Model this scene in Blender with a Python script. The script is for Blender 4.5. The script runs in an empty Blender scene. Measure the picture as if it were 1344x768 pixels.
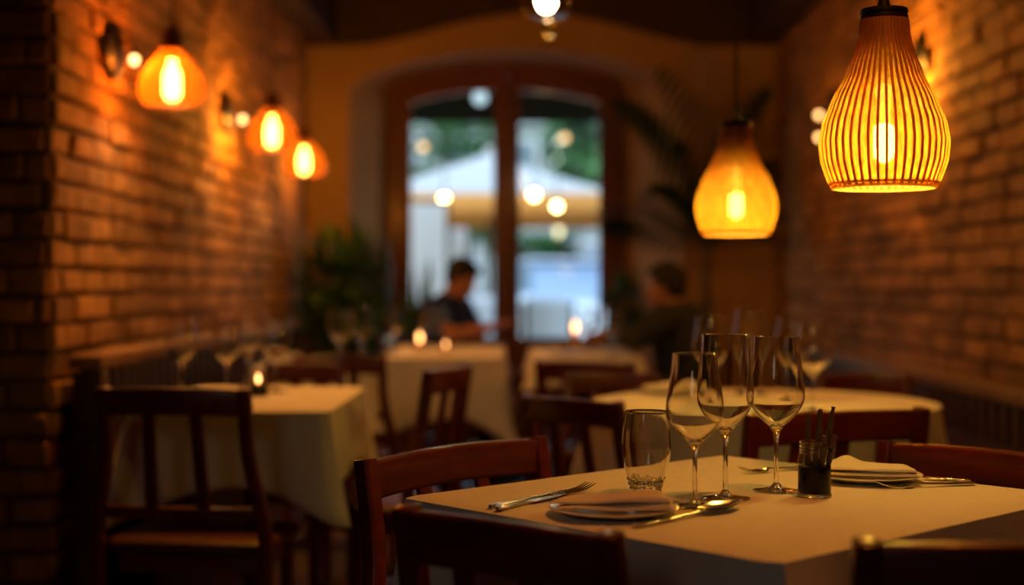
import bpy, bmesh, math, random
from mathutils import Vector, Matrix
R = random.Random(7)
PI = math.pi
sc = bpy.context.scene
col = sc.collection
F, CX, CY, CAMZ = 1867.0, 672.0, 372.0, 1.08      # focal length, vanishing point (px), eye height

def P(px, py, z):                                  # ground position of a pixel known to lie at height z
    y = F * (CAMZ - z) / (py - CY)
    return Vector(((px - CX) * y / F, y, z))
def Q(px, py, y):                                  # position of a pixel known to lie at depth y
    return Vector(((px - CX) * y / F, y, CAMZ - (py - CY) * y / F))

# ------------------------------------------------------------------ materials
def nodes(name):
    m = bpy.data.materials.new(name); m.use_nodes = True
    nt = m.node_tree
    for n in list(nt.nodes): nt.nodes.remove(n)
    out = nt.nodes.new('ShaderNodeOutputMaterial')
    return m, nt, out
def N(nt, kind, **kw):
    n = nt.nodes.new('ShaderNode' + kind)
    for k, v in kw.items():
        if k.startswith('_'): setattr(n, k[1:], v)
        else: n.inputs[k.replace('__', ' ')].default_value = v
    return n
def pbr(name, rgb, rough=.5, metal=0, coat=0, var=.0, vscale=8, bump=0, bscale=60, island=0, spec=.5, sheen=0, stretch=(1, 1, 1), trans=0):
    m, nt, out = nodes(name)
    b = N(nt, 'BsdfPrincipled')
    b.inputs['Base Color'].default_value = (*rgb, 1)
    b.inputs['Roughness'].default_value = rough
    b.inputs['Metallic'].default_value = metal
    b.inputs['Coat Weight'].default_value = coat
    b.inputs['Coat Roughness'].default_value = .12
    b.inputs['Specular IOR Level'].default_value = spec
    b.inputs['Sheen Weight'].default_value = sheen
    tc = N(nt, 'TexCoord'); mp = N(nt, 'Mapping'); mp.inputs['Scale'].default_value = stretch
    nt.links.new(tc.outputs['Object'], mp.inputs['Vector'])
    colour = None
    if var or island:
        rgbn = N(nt, 'RGB'); rgbn.outputs[0].default_value = (*rgb, 1); colour = rgbn.outputs[0]
        if var:
            t = N(nt, 'TexNoise', Scale=vscale, Detail=6.0)
            nt.links.new(mp.outputs[0], t.inputs['Vector'])
            mr = N(nt, 'MapRange'); mr.inputs[1].default_value = .3; mr.inputs[2].default_value = .7
            mr.inputs[3].default_value = 1 - var; mr.inputs[4].default_value = 1 + var
            nt.links.new(t.outputs[0], mr.inputs[0])
            h = N(nt, 'HueSaturation'); nt.links.new(mr.outputs[0], h.inputs['Value']); nt.links.new(colour, h.inputs['Color'])
            colour = h.outputs[0]
        if island:
            g = N(nt, 'NewGeometry'); mr = N(nt, 'MapRange')
            mr.inputs[3].default_value = 1 - island; mr.inputs[4].default_value = 1 + island
            nt.links.new(g.outputs['Random Per Island'], mr.inputs[0])
            h = N(nt, 'HueSaturation'); nt.links.new(mr.outputs[0], h.inputs['Value']); nt.links.new(colour, h.inputs['Color'])
            colour = h.outputs[0]
        nt.links.new(colour, b.inputs['Base Color'])
    if bump:
        t = N(nt, 'TexNoise', Scale=bscale, Detail=4.0); bp = N(nt, 'Bump', Strength=bump, Distance=.01)
        nt.links.new(mp.outputs[0], t.inputs['Vector']); nt.links.new(t.outputs[0], bp.inputs['Height']); nt.links.new(bp.outputs[0], b.inputs['Normal'])
    sh = b.outputs[0]
    if trans:
        tr = N(nt, 'BsdfTranslucent'); tr.inputs['Color'].default_value = (*rgb, 1)
        if colour: nt.links.new(colour, tr.inputs['Color'])
        mx = N(nt, 'MixShader'); mx.inputs[0].default_value = trans
        nt.links.new(sh, mx.inputs[1]); nt.links.new(tr.outputs[0], mx.inputs[2]); sh = mx.outputs[0]
    nt.links.new(sh, out.inputs[0])
    return m
def glow(name, rgb, k):
    m, nt, out = nodes(name)
    e = N(nt, 'Emission', Strength=k); e.inputs['Color'].default_value = (*rgb, 1)
    nt.links.new(e.outputs[0], out.inputs[0]); return m
def thin_glass(name, tint=(.97, .97, .97), k=1.1, base=.025):
    m, nt, out = nodes(name)
    lw = N(nt, 'LayerWeight', Blend=.5)
    pw = N(nt, 'Math', _operation='POWER'); pw.inputs[1].default_value = 4.0
    ma = N(nt, 'Math', _operation='MULTIPLY_ADD', _use_clamp=True); ma.inputs[1].default_value = k * .6; ma.inputs[2].default_value = base
    nt.links.new(lw.outputs['Facing'], pw.inputs[0]); nt.links.new(pw.outputs[0], ma.inputs[0])
    t = N(nt, 'BsdfTransparent'); t.inputs[0].default_value = (*tint, 1)
    g = N(nt, 'BsdfGlossy', Roughness=.03)
    mx = N(nt, 'MixShader'); nt.links.new(ma.outputs[0], mx.inputs[0]); nt.links.new(t.outputs[0], mx.inputs[1]); nt.links.new(g.outputs[0], mx.inputs[2])
    nt.links.new(mx.outputs[0], out.inputs[0]); return m
def solid_glass(name, bump=0):
    m, nt, out = nodes(name)
    g = N(nt, 'BsdfGlass', Roughness=.02, IOR=1.45); g.inputs['Color'].default_value = (.98, .97, .95, 1)
    if bump:
        tc = N(nt, 'TexCoord'); v = N(nt, 'TexVoronoi', Scale=170.0); b = N(nt, 'Bump', Strength=bump, Distance=.004)
        nt.links.new(tc.outputs['Object'], v.inputs['Vector']); nt.links.new(v.outputs['Distance'], b.inputs['Height']); nt.links.new(b.outputs[0], g.inputs['Normal'])
    nt.links.new(g.outputs[0], out.inputs[0]); return m

M = dict(
    brick=pbr('brick', (.42, .20, .055), .85, var=.3, vscale=14, bump=.6, bscale=45, island=.32),
    mortar=pbr('mortar', (.13, .075, .035), .95, var=.2, bump=.5, bscale=80),
    plaster=pbr('plaster', (.46, .28, .13), .9, var=.08, vscale=3, bump=.15, bscale=40),
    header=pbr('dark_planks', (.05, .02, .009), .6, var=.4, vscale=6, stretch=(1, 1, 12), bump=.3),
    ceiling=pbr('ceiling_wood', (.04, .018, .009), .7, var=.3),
    floor=pbr('floor_wood', (.15, .07, .03), .45, var=.35, vscale=6, stretch=(6, .8, 1), bump=.1, island=.2),
    door=pbr('door_wood', (.16, .038, .014), .4, coat=.3, var=.3, vscale=9, stretch=(4, 4, .5)),
    bench=pbr('bench_wood', (.075, .026, .012), .5, coat=.15, var=.3, vscale=9, stretch=(3, 3, 1)),
    cap=pbr('rail_cap_wood', (.24, .12, .055), .6, var=.25, vscale=10),
    chair=pbr('mahogany', (.115, .0095, .005), .36, coat=.3, var=.3, vscale=7, stretch=(2, 2, 6)),
    seat=pbr('seat_leather', (.10, .02, .012), .45, var=.15, bump=.1),
    table=pbr('table_wood', (.07, .028, .013), .5, coat=.2, var=.2),
    cloth=pbr('table_linen', (.78, .75, .70), .9, var=.03, vscale=30, bump=.12, bscale=420, sheen=.2),
    napkin=pbr('napkin_linen', (.80, .76, .72), .92, bump=.25, bscale=300, sheen=.3),
    china=pbr('china', (.80, .78, .74), .25, coat=.4),
    steel=pbr('cutlery_steel', (.72, .70, .66), .17, metal=1),
    black=pbr('black_metal', (.02, .016, .013), .4, metal=.6),
    brass=pbr('aged_brass', (.34, .2, .08), .35, metal=1),
    cord=pbr('black_cord', (.012, .01, .01), .7),
    shade=pbr('wood_veneer', (.80, .50, .17), .55, var=.2, vscale=20, stretch=(1, 1, .3), trans=.5),
    amber=pbr('amber_shade', (.72, .27, .05), .4, var=.12, vscale=15, trans=.6),
    slat=pbr('slat_wood', (.60, .25, .06), .5, var=.3, vscale=20, trans=.5),
    bulbtop=glow('bulb_upper_glow', (1, .58, .17), 4),
    shade_top=pbr('dark_veneer', (.10, .02, .01), .5, var=.2),
    glass=thin_glass('clear_glass'),
    pane=thin_glass('door_glass', (.96, .98, .98), .3, .006),
    solid=solid_glass('thick_glass'),
    pebble=solid_glass('pebbled_glass', .9),
    liquid=pbr('dark_syrup', (.004, .002, .001), .6, spec=.05),
    stick=pbr('brown_stick', (.085, .05, .038), .5, var=.4, vscale=60, bump=.3, bscale=200),
    bulb=glow('lamp_filament_glow', (1, .70, .26), 42),
    farbulb=glow('pendant_bulb_glow', (1, .64, .28), 95),
    sbulb=glow('sconce_bulb_glow', (1, .50, .16), 6),
    flame=glow('candle_flame', (1, .42, .12), 9),
    fest=glow('festoon_bulb_glow', (1, .70, .26), 30),
    festdim=glow('dim_festoon_glow', (1, .58, .22), 3),
    white_lamp=glow('white_lamp_glow', (.6, .8, .9), 1.3),
    wax=pbr('wax', (.8, .55, .28), .5, trans=.4),
    skin=pbr('skin', (.42, .19, .115), .5, var=.06),
    hair=pbr('black_hair', (.006, .005, .005), .6, bump=.6, bscale=120, stretch=(1, 1, .2)),
    navy=pbr('navy_shirt', (.012, .03, .16), .85, var=.15, bump=.2),
    jacket=pbr('grey_jacket', (.03, .035, .042), .9, var=.2, bump=.2),
    trousers=pbr('dark_trousers', (.02, .02, .026), .9),
    leaf=pbr('leaf', (.06, .14, .025), .5, island=.4, trans=.25),
    blade=pbr('blade_leaf', (.13, .28, .04), .45, island=.3, trans=.25),
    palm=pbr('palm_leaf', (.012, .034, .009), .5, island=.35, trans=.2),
    stem=pbr('plant_stem', (.07, .06, .03), .8),
    soil=pbr('soil', (.03, .02, .012), .95),
    pot=pbr('terracotta', (.20, .07, .03), .8, var=.2),
    # outside
    paving=pbr('paving', (.16, .185, .2), .8, var=.15, vscale=2),
    canvas=pbr('white_canvas', (.60, .60, .58), .8, trans=.25),
    valance=pbr('lamplit_ochre_valance', (.78, .40, .10), .8, trans=.4),  # ochre cloth, orange deepened in the colour for the lamp's warm glow
    awning=pbr('dark_awning', (.012, .016, .010), .85),
    curtain=pbr('white_curtain', (.93, .95, .96), .85, trans=.2),
    facade=pbr('pale_render', (.30, .34, .35), .9, var=.15),
    tree=pbr('tree_leaf', (.085, .22, .08), .7, island=.5, trans=.3),
    bark=pbr('bark', (.10, .07, .05), .9),
    car=pbr('pale_car_paint', (.5, .58, .68), .2, coat=.8),
    carglass=pbr('car_glass', (.2, .28, .40), .08, coat=.6),  # bluish tone of the reflected sky put into the base colour
    rubber=pbr('rubber', (.02, .02, .02), .8),
    carlamp=pbr('tail_lamp', (.5, .06, .06), .2, coat=.5),
    cushion=pbr('white_cushion', (.5, .55, .6), .85),
)

def amber_glass():
    m, nt, out = nodes('amber_glass')
    tr = N(nt, 'BsdfTransparent'); tr.inputs[0].default_value = (.97, .72, .36, 1)
    tl = N(nt, 'BsdfTranslucent'); tl.inputs[0].default_value = (.25, .08, .007, 1)
    df = N(nt, 'BsdfPrincipled', Roughness=.25); df.inputs['Base Color'].default_value = (.25, .075, .008, 1)
    a = N(nt, 'MixShader'); a.inputs[0].default_value = .5
    b = N(nt, 'MixShader'); b.inputs[0].default_value = .45
    nt.links.new(tl.outputs[0], a.inputs[1]); nt.links.new(df.outputs[0], a.inputs[2])
    nt.links.new(tr.outputs[0], b.inputs[1]); nt.links.new(a.outputs[0], b.inputs[2]); nt.links.new(b.outputs[0], out.inputs[0])
    return m
M['amberglass'] = amber_glass()
def veneer():
    m, nt, out = nodes('wood_veneer_sheet')
    tc = N(nt, 'TexCoord'); mp = N(nt, 'Mapping'); mp.inputs['Scale'].default_value = (1, 1, .12)
    tx = N(nt, 'TexNoise', Scale=160.0, Detail=3.0); nt.links.new(tc.outputs['Object'], mp.inputs[0]); nt.links.new(mp.outputs[0], tx.inputs['Vector'])
    mr = N(nt, 'MapRange'); mr.inputs[1].default_value = .3; mr.inputs[2].default_value = .7; mr.inputs[3].default_value = .55; mr.inputs[4].default_value = 1.3
    nt.links.new(tx.outputs[0], mr.inputs[0])
    c = N(nt, 'RGB'); c.outputs[0].default_value = (.92, .56, .07, 1)
    h = N(nt, 'HueSaturation'); nt.links.new(mr.outputs[0], h.inputs['Value']); nt.links.new(c.outputs[0], h.inputs['Color'])
    tr = N(nt, 'BsdfTransparent'); tr.inputs[0].default_value = (1, .74, .24, 1)
    tl = N(nt, 'BsdfTranslucent'); df = N(nt, 'BsdfDiffuse')
    nt.links.new(h.outputs[0], tl.inputs[0]); nt.links.new(h.outputs[0], df.inputs[0])
    a = N(nt, 'MixShader'); a.inputs[0].default_value = .45
    b = N(nt, 'MixShader'); b.inputs[0].default_value = .72
    nt.links.new(tl.outputs[0], a.inputs[1]); nt.links.new(df.outputs[0], a.inputs[2])
    nt.links.new(tr.outputs[0], b.inputs[1]); nt.links.new(a.outputs[0], b.inputs[2]); nt.links.new(b.outputs[0], out.inputs[0])
    return m
M['veneer'] = veneer()

# ------------------------------------------------------------------ mesh helpers
def loft(bm, rings, cap=True, close=True):
    vs = [[bm.verts.new(p) for p in r] for r in rings]
    n = len(vs[0])
    for a, b in zip(vs, vs[1:]):
        for i in range(n if close else n - 1):
            j = (i + 1) % n
            bm.faces.new((a[i], a[j], b[j], b[i]))
    if cap and close:
        bm.faces.new(vs[0][::-1]); bm.faces.new(vs[-1])
    return vs
def rrect(w, h, r, n=3):
    r = min(r, w / 2 - 1e-5, h / 2 - 1e-5); o = []
    for cx, cy, a0 in ((w/2-r, h/2-r, 0), (-w/2+r, h/2-r, PI/2), (-w/2+r, -h/2+r, PI), (w/2-r, -h/2+r, 1.5*PI)):
        for k in range(n + 1):
            a = a0 + k * PI / 2 / n
            o.append((cx + r * math.cos(a), cy + r * math.sin(a)))
    return o
def frames(pts, up=Vector((0, 0, 1))):
    pts = [Vector(p) for p in pts]; out = []
    for i, p in enumerate(pts):
        t = (pts[min(i + 1, len(pts) - 1)] - pts[max(i - 1, 0)]).normalized()
        u = up if abs(t.dot(up)) < .98 else Vector((0, 1, 0))
        s = t.cross(u).normalized(); v = s.cross(t).normalized()
        out.append((p, s, v))
    return out
def sweep(bm, pts, sizes, r=.004, up=Vector((0, 0, 1)), n=3):
    """rounded-rectangle bar along pts; sizes = (side, up) or a list of them"""
    fr = frames(pts, up)
    if not isinstance(sizes, list): sizes = [sizes] * len(fr)
    loft(bm, [[p + s * x + v * y for x, y in rrect(a, b, r, n)] for (p, s, v), (a, b) in zip(fr, sizes)])
def tube(bm, pts, rad, n=10, up=Vector((0, 0, 1))):
    fr = frames(pts, up)
    if not isinstance(rad, (list, tuple)): rad = [rad] * len(fr)
    loft(bm, [[p + (s * math.cos(2*PI*k/n) + v * math.sin(2*PI*k/n)) * q for k in range(n)] for (p, s, v), q in zip(fr, rad)])
def lathe(bm, prof, n=32, c=(0, 0, 0), cap=True):
    c = Vector(c)
    loft(bm, [[c + Vector((max(r, 1e-4) * math.cos(2*PI*k/n), max(r, 1e-4) * math.sin(2*PI*k/n), z)) for k in range(n)] for r, z in prof], cap)
def box(bm, c, s, r=.004):
    c = Vector(c); x, y, z = s
    r = min(r, x/2.2, y/2.2, z/2.2)
    rings = []
    for zz, k in ((-z/2, r), (-z/2 + r, 0), (z/2 - r, 0), (z/2, r)):
        rings.append([c + Vector((a, b, zz)) for a, b in rrect(x - 2*k, y - 2*k, max(r - k, r * .3), 2)])
    loft(bm, rings)
def ball(bm, c, s, n=16, m=10, rot=None):
    c = Vector(c); s = Vector(s) if not isinstance(s, (int, float)) else Vector((s, s, s)); rings = []
    for i in range(m + 1):
        t = PI * (i + .02) / (m + .04); ring = []
        for k in range(n):
            a = 2 * PI * k / n
            p = Vector((math.sin(t) * math.cos(a) * s.x, math.sin(t) * math.sin(a) * s.y, -math.cos(t) * s.z))
            if rot: p = rot @ p
            ring.append(c + p)
        rings.append(ring)
    loft(bm, rings)
def put(bm, name, mat, parent=None, smooth=True, mods=()):
    bmesh.ops.recalc_face_normals(bm, faces=bm.faces)
    me = bpy.data.meshes.new(name); bm.to_mesh(me); bm.free()
    me.materials.append(M[mat] if isinstance(mat, str) else mat)
    if smooth:
        me.polygons.foreach_set('use_smooth', [True] * len(me.polygons))
        me.set_sharp_from_angle(angle=math.radians(38))
    o = bpy.data.objects.new(name, me); col.objects.link(o)
    if parent is not None: o.parent = parent
    for kind, kw in mods:
        md = o.modifiers.new(kind.lower(), kind)
        for k, v in kw.items(): setattr(md, k, v)
    return o
B = bmesh.new
def thing(name, label, cat, loc=(0, 0, 0), rz=0, group=None):
    o = bpy.data.objects.new(name, None); col.objects.link(o)
    o.location = loc; o.rotation_euler = (0, 0, rz); o.empty_display_size = .1
    o['label'] = label; o['category'] = cat
    if group: o['group'] = group
    return o
def struct(o): o['kind'] = 'structure'; return o
def stree(root, loc, rz, label, group=None, scale=1):
    r = root.copy(); col.objects.link(r); r.location = loc; r.rotation_euler = (0, 0, rz); r.scale = (scale,) * 3
    r['label'] = label
    if group: r['group'] = group
    for ch in list(root.children):
        c = ch.copy(); col.objects.link(c); c.parent = r
        for g in list(ch.children):
            d = g.copy(); col.objects.link(d); d.parent = c
    return r
def lamp(kind, name, loc, power, rgb, parent=None, **kw):
    l = bpy.data.lights.new(name, kind); l.energy = power; l.color = rgb
    for k, v in kw.items(): setattr(l, k, v)
    o = bpy.data.objects.new(name, l); col.objects.link(o); o.location = loc
    if parent is not None: o.parent = parent
    return o

# ------------------------------------------------------------------ room
XL, XR, YB, YP, ZC = -1.31, 1.68, 9.0, 4.03, 2.95
XN, YF = -3.2, -2.2                                  # nook beside the pillar, wall behind the camera

def brick_wall(name, origin, along, normal, length, height, seed, inner_only=None):
    """running-bond wall of separate raised bricks on a mortar bed; origin = bottom corner of the face"""
    r = random.Random(seed); bm = B()
    origin, along, normal = Vector(origin), Vector(along), Vector(normal); up = Vector((0, 0, 1))
    bl, bh, gap = .215, .068, .013
    row = 0; z = 0
    while z < height - .02:
        x = -(bl + gap) * (.5 if row % 2 else 0) - r.random() * .03
        while x < length:
            l = bl * r.uniform(.82, 1.1)
            a, b = max(x, 0), min(x + l, length)
            if b - a > .03:
                d = r.uniform(.006, .024); h = bh * r.uniform(.9, 1.03); c = .006
                j = [r.uniform(-.004, .004) for _ in range(4)]
                def pt(u, v, w): return origin + along * u + up * v + normal * w
                z1 = min(z + h, height)
                rings = [[pt(a, z, -.01), pt(b, z, -.01), pt(b, z1, -.01), pt(a, z1, -.01)],
                         [pt(a, z + j[0], d - c), pt(b, z + j[1], d - c), pt(b, z1 + j[2], d - c), pt(a, z1 + j[3], d - c)],
                         [pt(a + c, z + c + j[0], d + j[1]), pt(b - c, z + c + j[1], d + j[2]), pt(b - c, z1 - c + j[2], d + j[3]), pt(a + c, z1 - c + j[3], d + j[0])]]
                loft(bm, rings)
            x += l + gap
        z += bh + gap; row += 1
    return bm

def slab(name, lo, hi, mat, kind=True):
    bm = B(); c = [(a + b) / 2 for a, b in zip(lo, hi)]; s = [b - a for a, b in zip(lo, hi)]
    box(bm, c, s, .002)
    o = put(bm, name, mat, smooth=False)
    return struct(o) if kind else o
wl = slab('wall_left', (XL - .4, YP, 0), (XL, YB, ZC), 'mortar')
put(brick_wall('x', (XL, YP, 0), (0, 1, 0), (1, 0, 0), YB - YP, ZC, 3), 'brick_face', 'brick', wl, smooth=False)
put(brick_wall('x', (XL - .4, YP, 0), (1, 0, 0), (0, -1, 0), .4, ZC, 4), 'brick_face', 'brick', wl, smooth=False)
wr = slab('wall_right', (XR, YF, 0), (XR + .3, YB, ZC), 'mortar')
put(brick_wall('x', (XR, 2.5, 0), (0, 1, 0), (-1, 0, 0), YB - 2.5, ZC, 5), 'brick_face', 'brick', wr, smooth=False)
wn = slab('wall_nook', (XN - .3, YF, 0), (XN, YP + .3, ZC), 'mortar')
slab('wall_nook_back', (XN, YP, 0), (XL - .4, YP + .3, ZC), 'mortar')
# floor of planks
bm = B(); r = random.Random(1)
x = XN
while x < XR:
    y = YF - r.random()
    while y < YB + .6:
        L = r.uniform(1.2, 2.0); y0, y1 = max(y, YF), min(y + L, YB + .6)
        if y1 - y0 > .05: box(bm, (x + .07, (y0 + y1) / 2, -.02), (.137, y1 - y0 - .003, .04), .003)
        y += L
    x += .14
struct(put(bm, 'floor', 'floor', smooth=False))
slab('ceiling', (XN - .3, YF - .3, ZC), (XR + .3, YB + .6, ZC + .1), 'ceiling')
slab('wall_front', (XN, YF - .2, 0), (XR, YF, ZC), 'plaster')          # behind the camera

# back wall: plaster with a deep splayed arched recess, door plane at YD
YD = 9.5
def wz(py, y=YB): return CAMZ - (py - CY) * y / F
def arch(x0, x1, zs, zt, n=28):                      # segmental arch from (x0,zs) over the top to (x1,zs)
    return [(x0 + (x1 - x0) * k / n, zs + (zt - zs) * (1 - (2 * k / n - 1) ** 2) ** .62) for k in range(n + 1)]
xo0, xo1 = (458 - CX) * YB / F, (897 - CX) * YB / F
xi0, xi1 = (512 - CX) * YD / F, (815 - CX) * YD / F
outer = [(xo0, 0)] + arch(xo0, xo1, wz(120), wz(66)) + [(xo1, 0)]
inner = [(xi0, 0)] + arch(xi0, xi1, wz(112, YD), wz(84, YD)) + [(xi1, 0)]
bm = B()
fo = [bm.verts.new((x, YB, z)) for x, z in outer]
bo = [bm.verts.new((x, YD + .02, z)) for x, z in inner]
n = len(fo)
for i in range(n - 1): bm.faces.new((fo[i], fo[i+1], bo[i+1], bo[i]))
# front face: strips from the opening to the wall outline
edge = []
for i, (x, z) in enumerate(outer):
    if i == 0: edge.append((XL - .1, 0))
    elif i == n - 1: edge.append((XR + .1, 0))
    else:
        t = (i - 1) / (n - 3)
        edge.append((XL - .1 + (XR - XL + .2) * t, ZC))
eo = [bm.verts.new((x, YB, z)) for x, z in edge]
for i in range(n - 1): bm.faces.new((eo[i], eo[i+1], fo[i+1], fo[i]))
struct(put(bm, 'wall_back', 'plaster', mods=[]))
slab('wall_back_left', (XL - .4, YB + .02, 0), (xi0 - .3, YD + .2, ZC), 'plaster')
slab('wall_back_right', (xi1 + .4, YB + .02, 0), (XR + .3, YD + .2, ZC), 'plaster')
slab('wall_back_top', (xi0 - .3, YD + .1, wz(84, YD)), (xi1 + .4, YD + .2, ZC), 'plaster')
for s in (0, 1):                                      # masonry either side of the door frame, behind the splay
    slab('wall_back_' + ('side_left', 'side_right')[s], *(((xi0 - .35, YD + .03, 0), (xi0, YD + .2, ZC)) if s == 0 else ((xi1, YD + .03, 0), (xi1 + .45, YD + .2, ZC))), 'plaster')
# dark plank header with a curved lower edge, and side beams
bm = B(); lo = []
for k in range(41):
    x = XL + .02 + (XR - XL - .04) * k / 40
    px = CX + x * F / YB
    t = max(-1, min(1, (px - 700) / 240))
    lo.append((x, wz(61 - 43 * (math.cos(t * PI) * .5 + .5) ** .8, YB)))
for yy in (YB - .07, YB - .005): pass
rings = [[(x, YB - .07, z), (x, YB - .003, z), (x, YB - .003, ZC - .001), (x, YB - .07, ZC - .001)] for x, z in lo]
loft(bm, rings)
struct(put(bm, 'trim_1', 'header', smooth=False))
zb = wz(60)
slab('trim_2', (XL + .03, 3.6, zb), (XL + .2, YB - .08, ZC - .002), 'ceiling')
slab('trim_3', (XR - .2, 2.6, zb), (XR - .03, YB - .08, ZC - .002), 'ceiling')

# ---------------------------------------------------------------- arched double door
d = struct(bpy.data.objects.new('door_1', None)); col.objects.link(d); d.location = (0, 0, 0)
def arc_z(x, x0, x1, zs, zt):
    t = max(0, min(1, (x - x0) / (x1 - x0)))
    return zs + (zt - zs) * (1 - (2 * t - 1) ** 2) ** .62
def px_x(px): return (px - CX) * YD / F
zs_, zt_ = wz(114, YD), wz(86, YD)
fw = .07
# frame: two jambs and an arched head
bm = B()
path = [(xi0 + fw/2, YD, 0)] + [(x + (fw/2 if x < 0 else -fw/2) * (abs(x) / .8), YD, z - fw/2) for x, z in arch(xi0, xi1, zs_, zt_)] + [(xi1 - fw/2, YD, 0)]
ring_o = [(xi0, 0)] + arch(xi0, xi1, zs_, zt_) + [(xi1, 0)]
ring_i = [(xi0 + fw, 0)] + arch(xi0 + fw, xi1 - fw, zs_ - fw, zt_ - fw) + [(xi1 - fw, 0)]
rings = [[(a[0], YD - .06, a[1]), (a[0], YD + .05, a[1]), (b[0], YD + .05, b[1]), (b[0], YD - .06, b[1])] for a, b in zip(ring_o, ring_i)]
loft(bm, rings)
put(bm, 'door_frame', 'door', d)
xm = px_x(665)
ztop = lambda x: arc_z(x, xi0 + fw, xi1 - fw, zs_ - fw, zt_ - fw)
zgb = wz(443, YD)
for s in (-1, 1):                                     # two leaves
    xa, xb = (xi0 + fw, xm - .004) if s < 0 else (xm + .004, xi1 - fw)
    ga, gb = (px_x(540), px_x(648)) if s < 0 else (px_x(682), px_x(786))
    bm = B(); K = 16
    def col_bar(x0, x1, z0f, z1f, yy=.045):
        n = K
        loft(bm, [[(x0 + (x1-x0)*k/n, YD - yy/2, z0f(x0 + (x1-x0)*k/n)), (x0 + (x1-x0)*k/n, YD + yy/2, z0f(x0 + (x1-x0)*k/n)),
                   (x0 + (x1-x0)*k/n, YD + yy/2, z1f(x0 + (x1-x0)*k/n)), (x0 + (x1-x0)*k/n, YD - yy/2, z1f(x0 + (x1-x0)*k/n))] for k in range(n + 1)])
    col_bar(xa, ga, lambda x: .01, lambda x: ztop(x) - .002)
    col_bar(gb, xb, lambda x: .01, lambda x: ztop(x) - .002)
    col_bar(ga, gb, lambda x: ztop(x) - .1, lambda x: ztop(x) - .002)
    col_bar(ga, gb, lambda x: zgb - .12, lambda x: zgb)
    col_bar(ga, gb, lambda x: .01, lambda x: .2)
    leaf = put(bm, 'door_leaf', 'door', d, smooth=False)
    bm = B(); col_bar(ga, gb, lambda x: .2, lambda x: zgb - .12, .02); put(bm, 'panel', 'door', leaf, smooth=False)
    bm = B()
    col_bar(ga, gb, lambda x: zgb, lambda x: ztop(x) - .1, .004); put(bm, 'glass_pane', 'pane', leaf, smooth=False)
    bm = B(); hx = xm + s * .05
    tube(bm, [(hx, YD - .03, 1.0), (hx, YD - .075, 1.0), (hx, YD - .075, 1.16), (hx, YD - .03, 1.16)], .009); put(bm, 'door_handle', 'brass', leaf)
bm = B(); box(bm, (xm, YD - .045, 1.25), (.05, .04, 2.36), .008); put(bm, 'centre_stile', 'door', d)

# ------------------------------------------------------------------ benches along the walls
def bench(name, label, x_wall, side, y0, y1, ztop, step):
    """spindle-backed wall bench; side=+1 when the room lies towards +x"""
    t = thing(name, label, 'bench', (x_wall, y0, 0), 0)
    L = y1 - y0; s = side
    bm = B(); box(bm, (s*.065, L/2, ztop - .02), (.10, L, .045), .008); put(bm, 'cap_rail', 'cap', t)
    bm = B(); box(bm, (s*.065, L/2, .52), (.05, L - .01, .08), .006); put(bm, 'lower_rail', 'bench', t)
    bm = B(); box(bm, (s*.035, L/2, (ztop + .4) / 2), (.016, L - .02, ztop - .5), .003); put(bm, 'back_panel', 'bench', t)
    for yy in (.035, L - .035):
        bm = B(); box(bm, (s*.075, yy, (ztop - .045) / 2), (.08, .07, ztop - .047), .006); put(bm, 'end_post', 'bench', t)
    k = int((L - .2) / step)
    for i in range(k):
        yy = .12 + (L - .24) * (i + .5) / k
        bm = B(); sweep(bm, [(s*.072, yy, .555), (s*.078, yy, .66), (s*.072, yy, ztop - .044)], (.05, .016), .005, up=Vector((1, 0, 0)))
        put(bm, 'spindle', 'bench', t)
    bm = B(); box(bm, (s*.205, L/2, .432), (.25, L - .01, .035), .01); put(bm, 'bench_seat', 'bench', t)
    bm = B(); box(bm, (s*.30, L/2, .205), (.03, L - .03, .41), .004); put(bm, 'front_board', 'bench', t)
bench('spindle_bench', 'dark spindle-backed wooden bench along the left brick wall', XL + .025, 1, 4.06, 7.9, .875, .105)
bench('spindle_bench', 'dark spindle-backed wooden bench along the right brick wall', XR - .03, -1, 3.3, 7.9, .745, .105)

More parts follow.
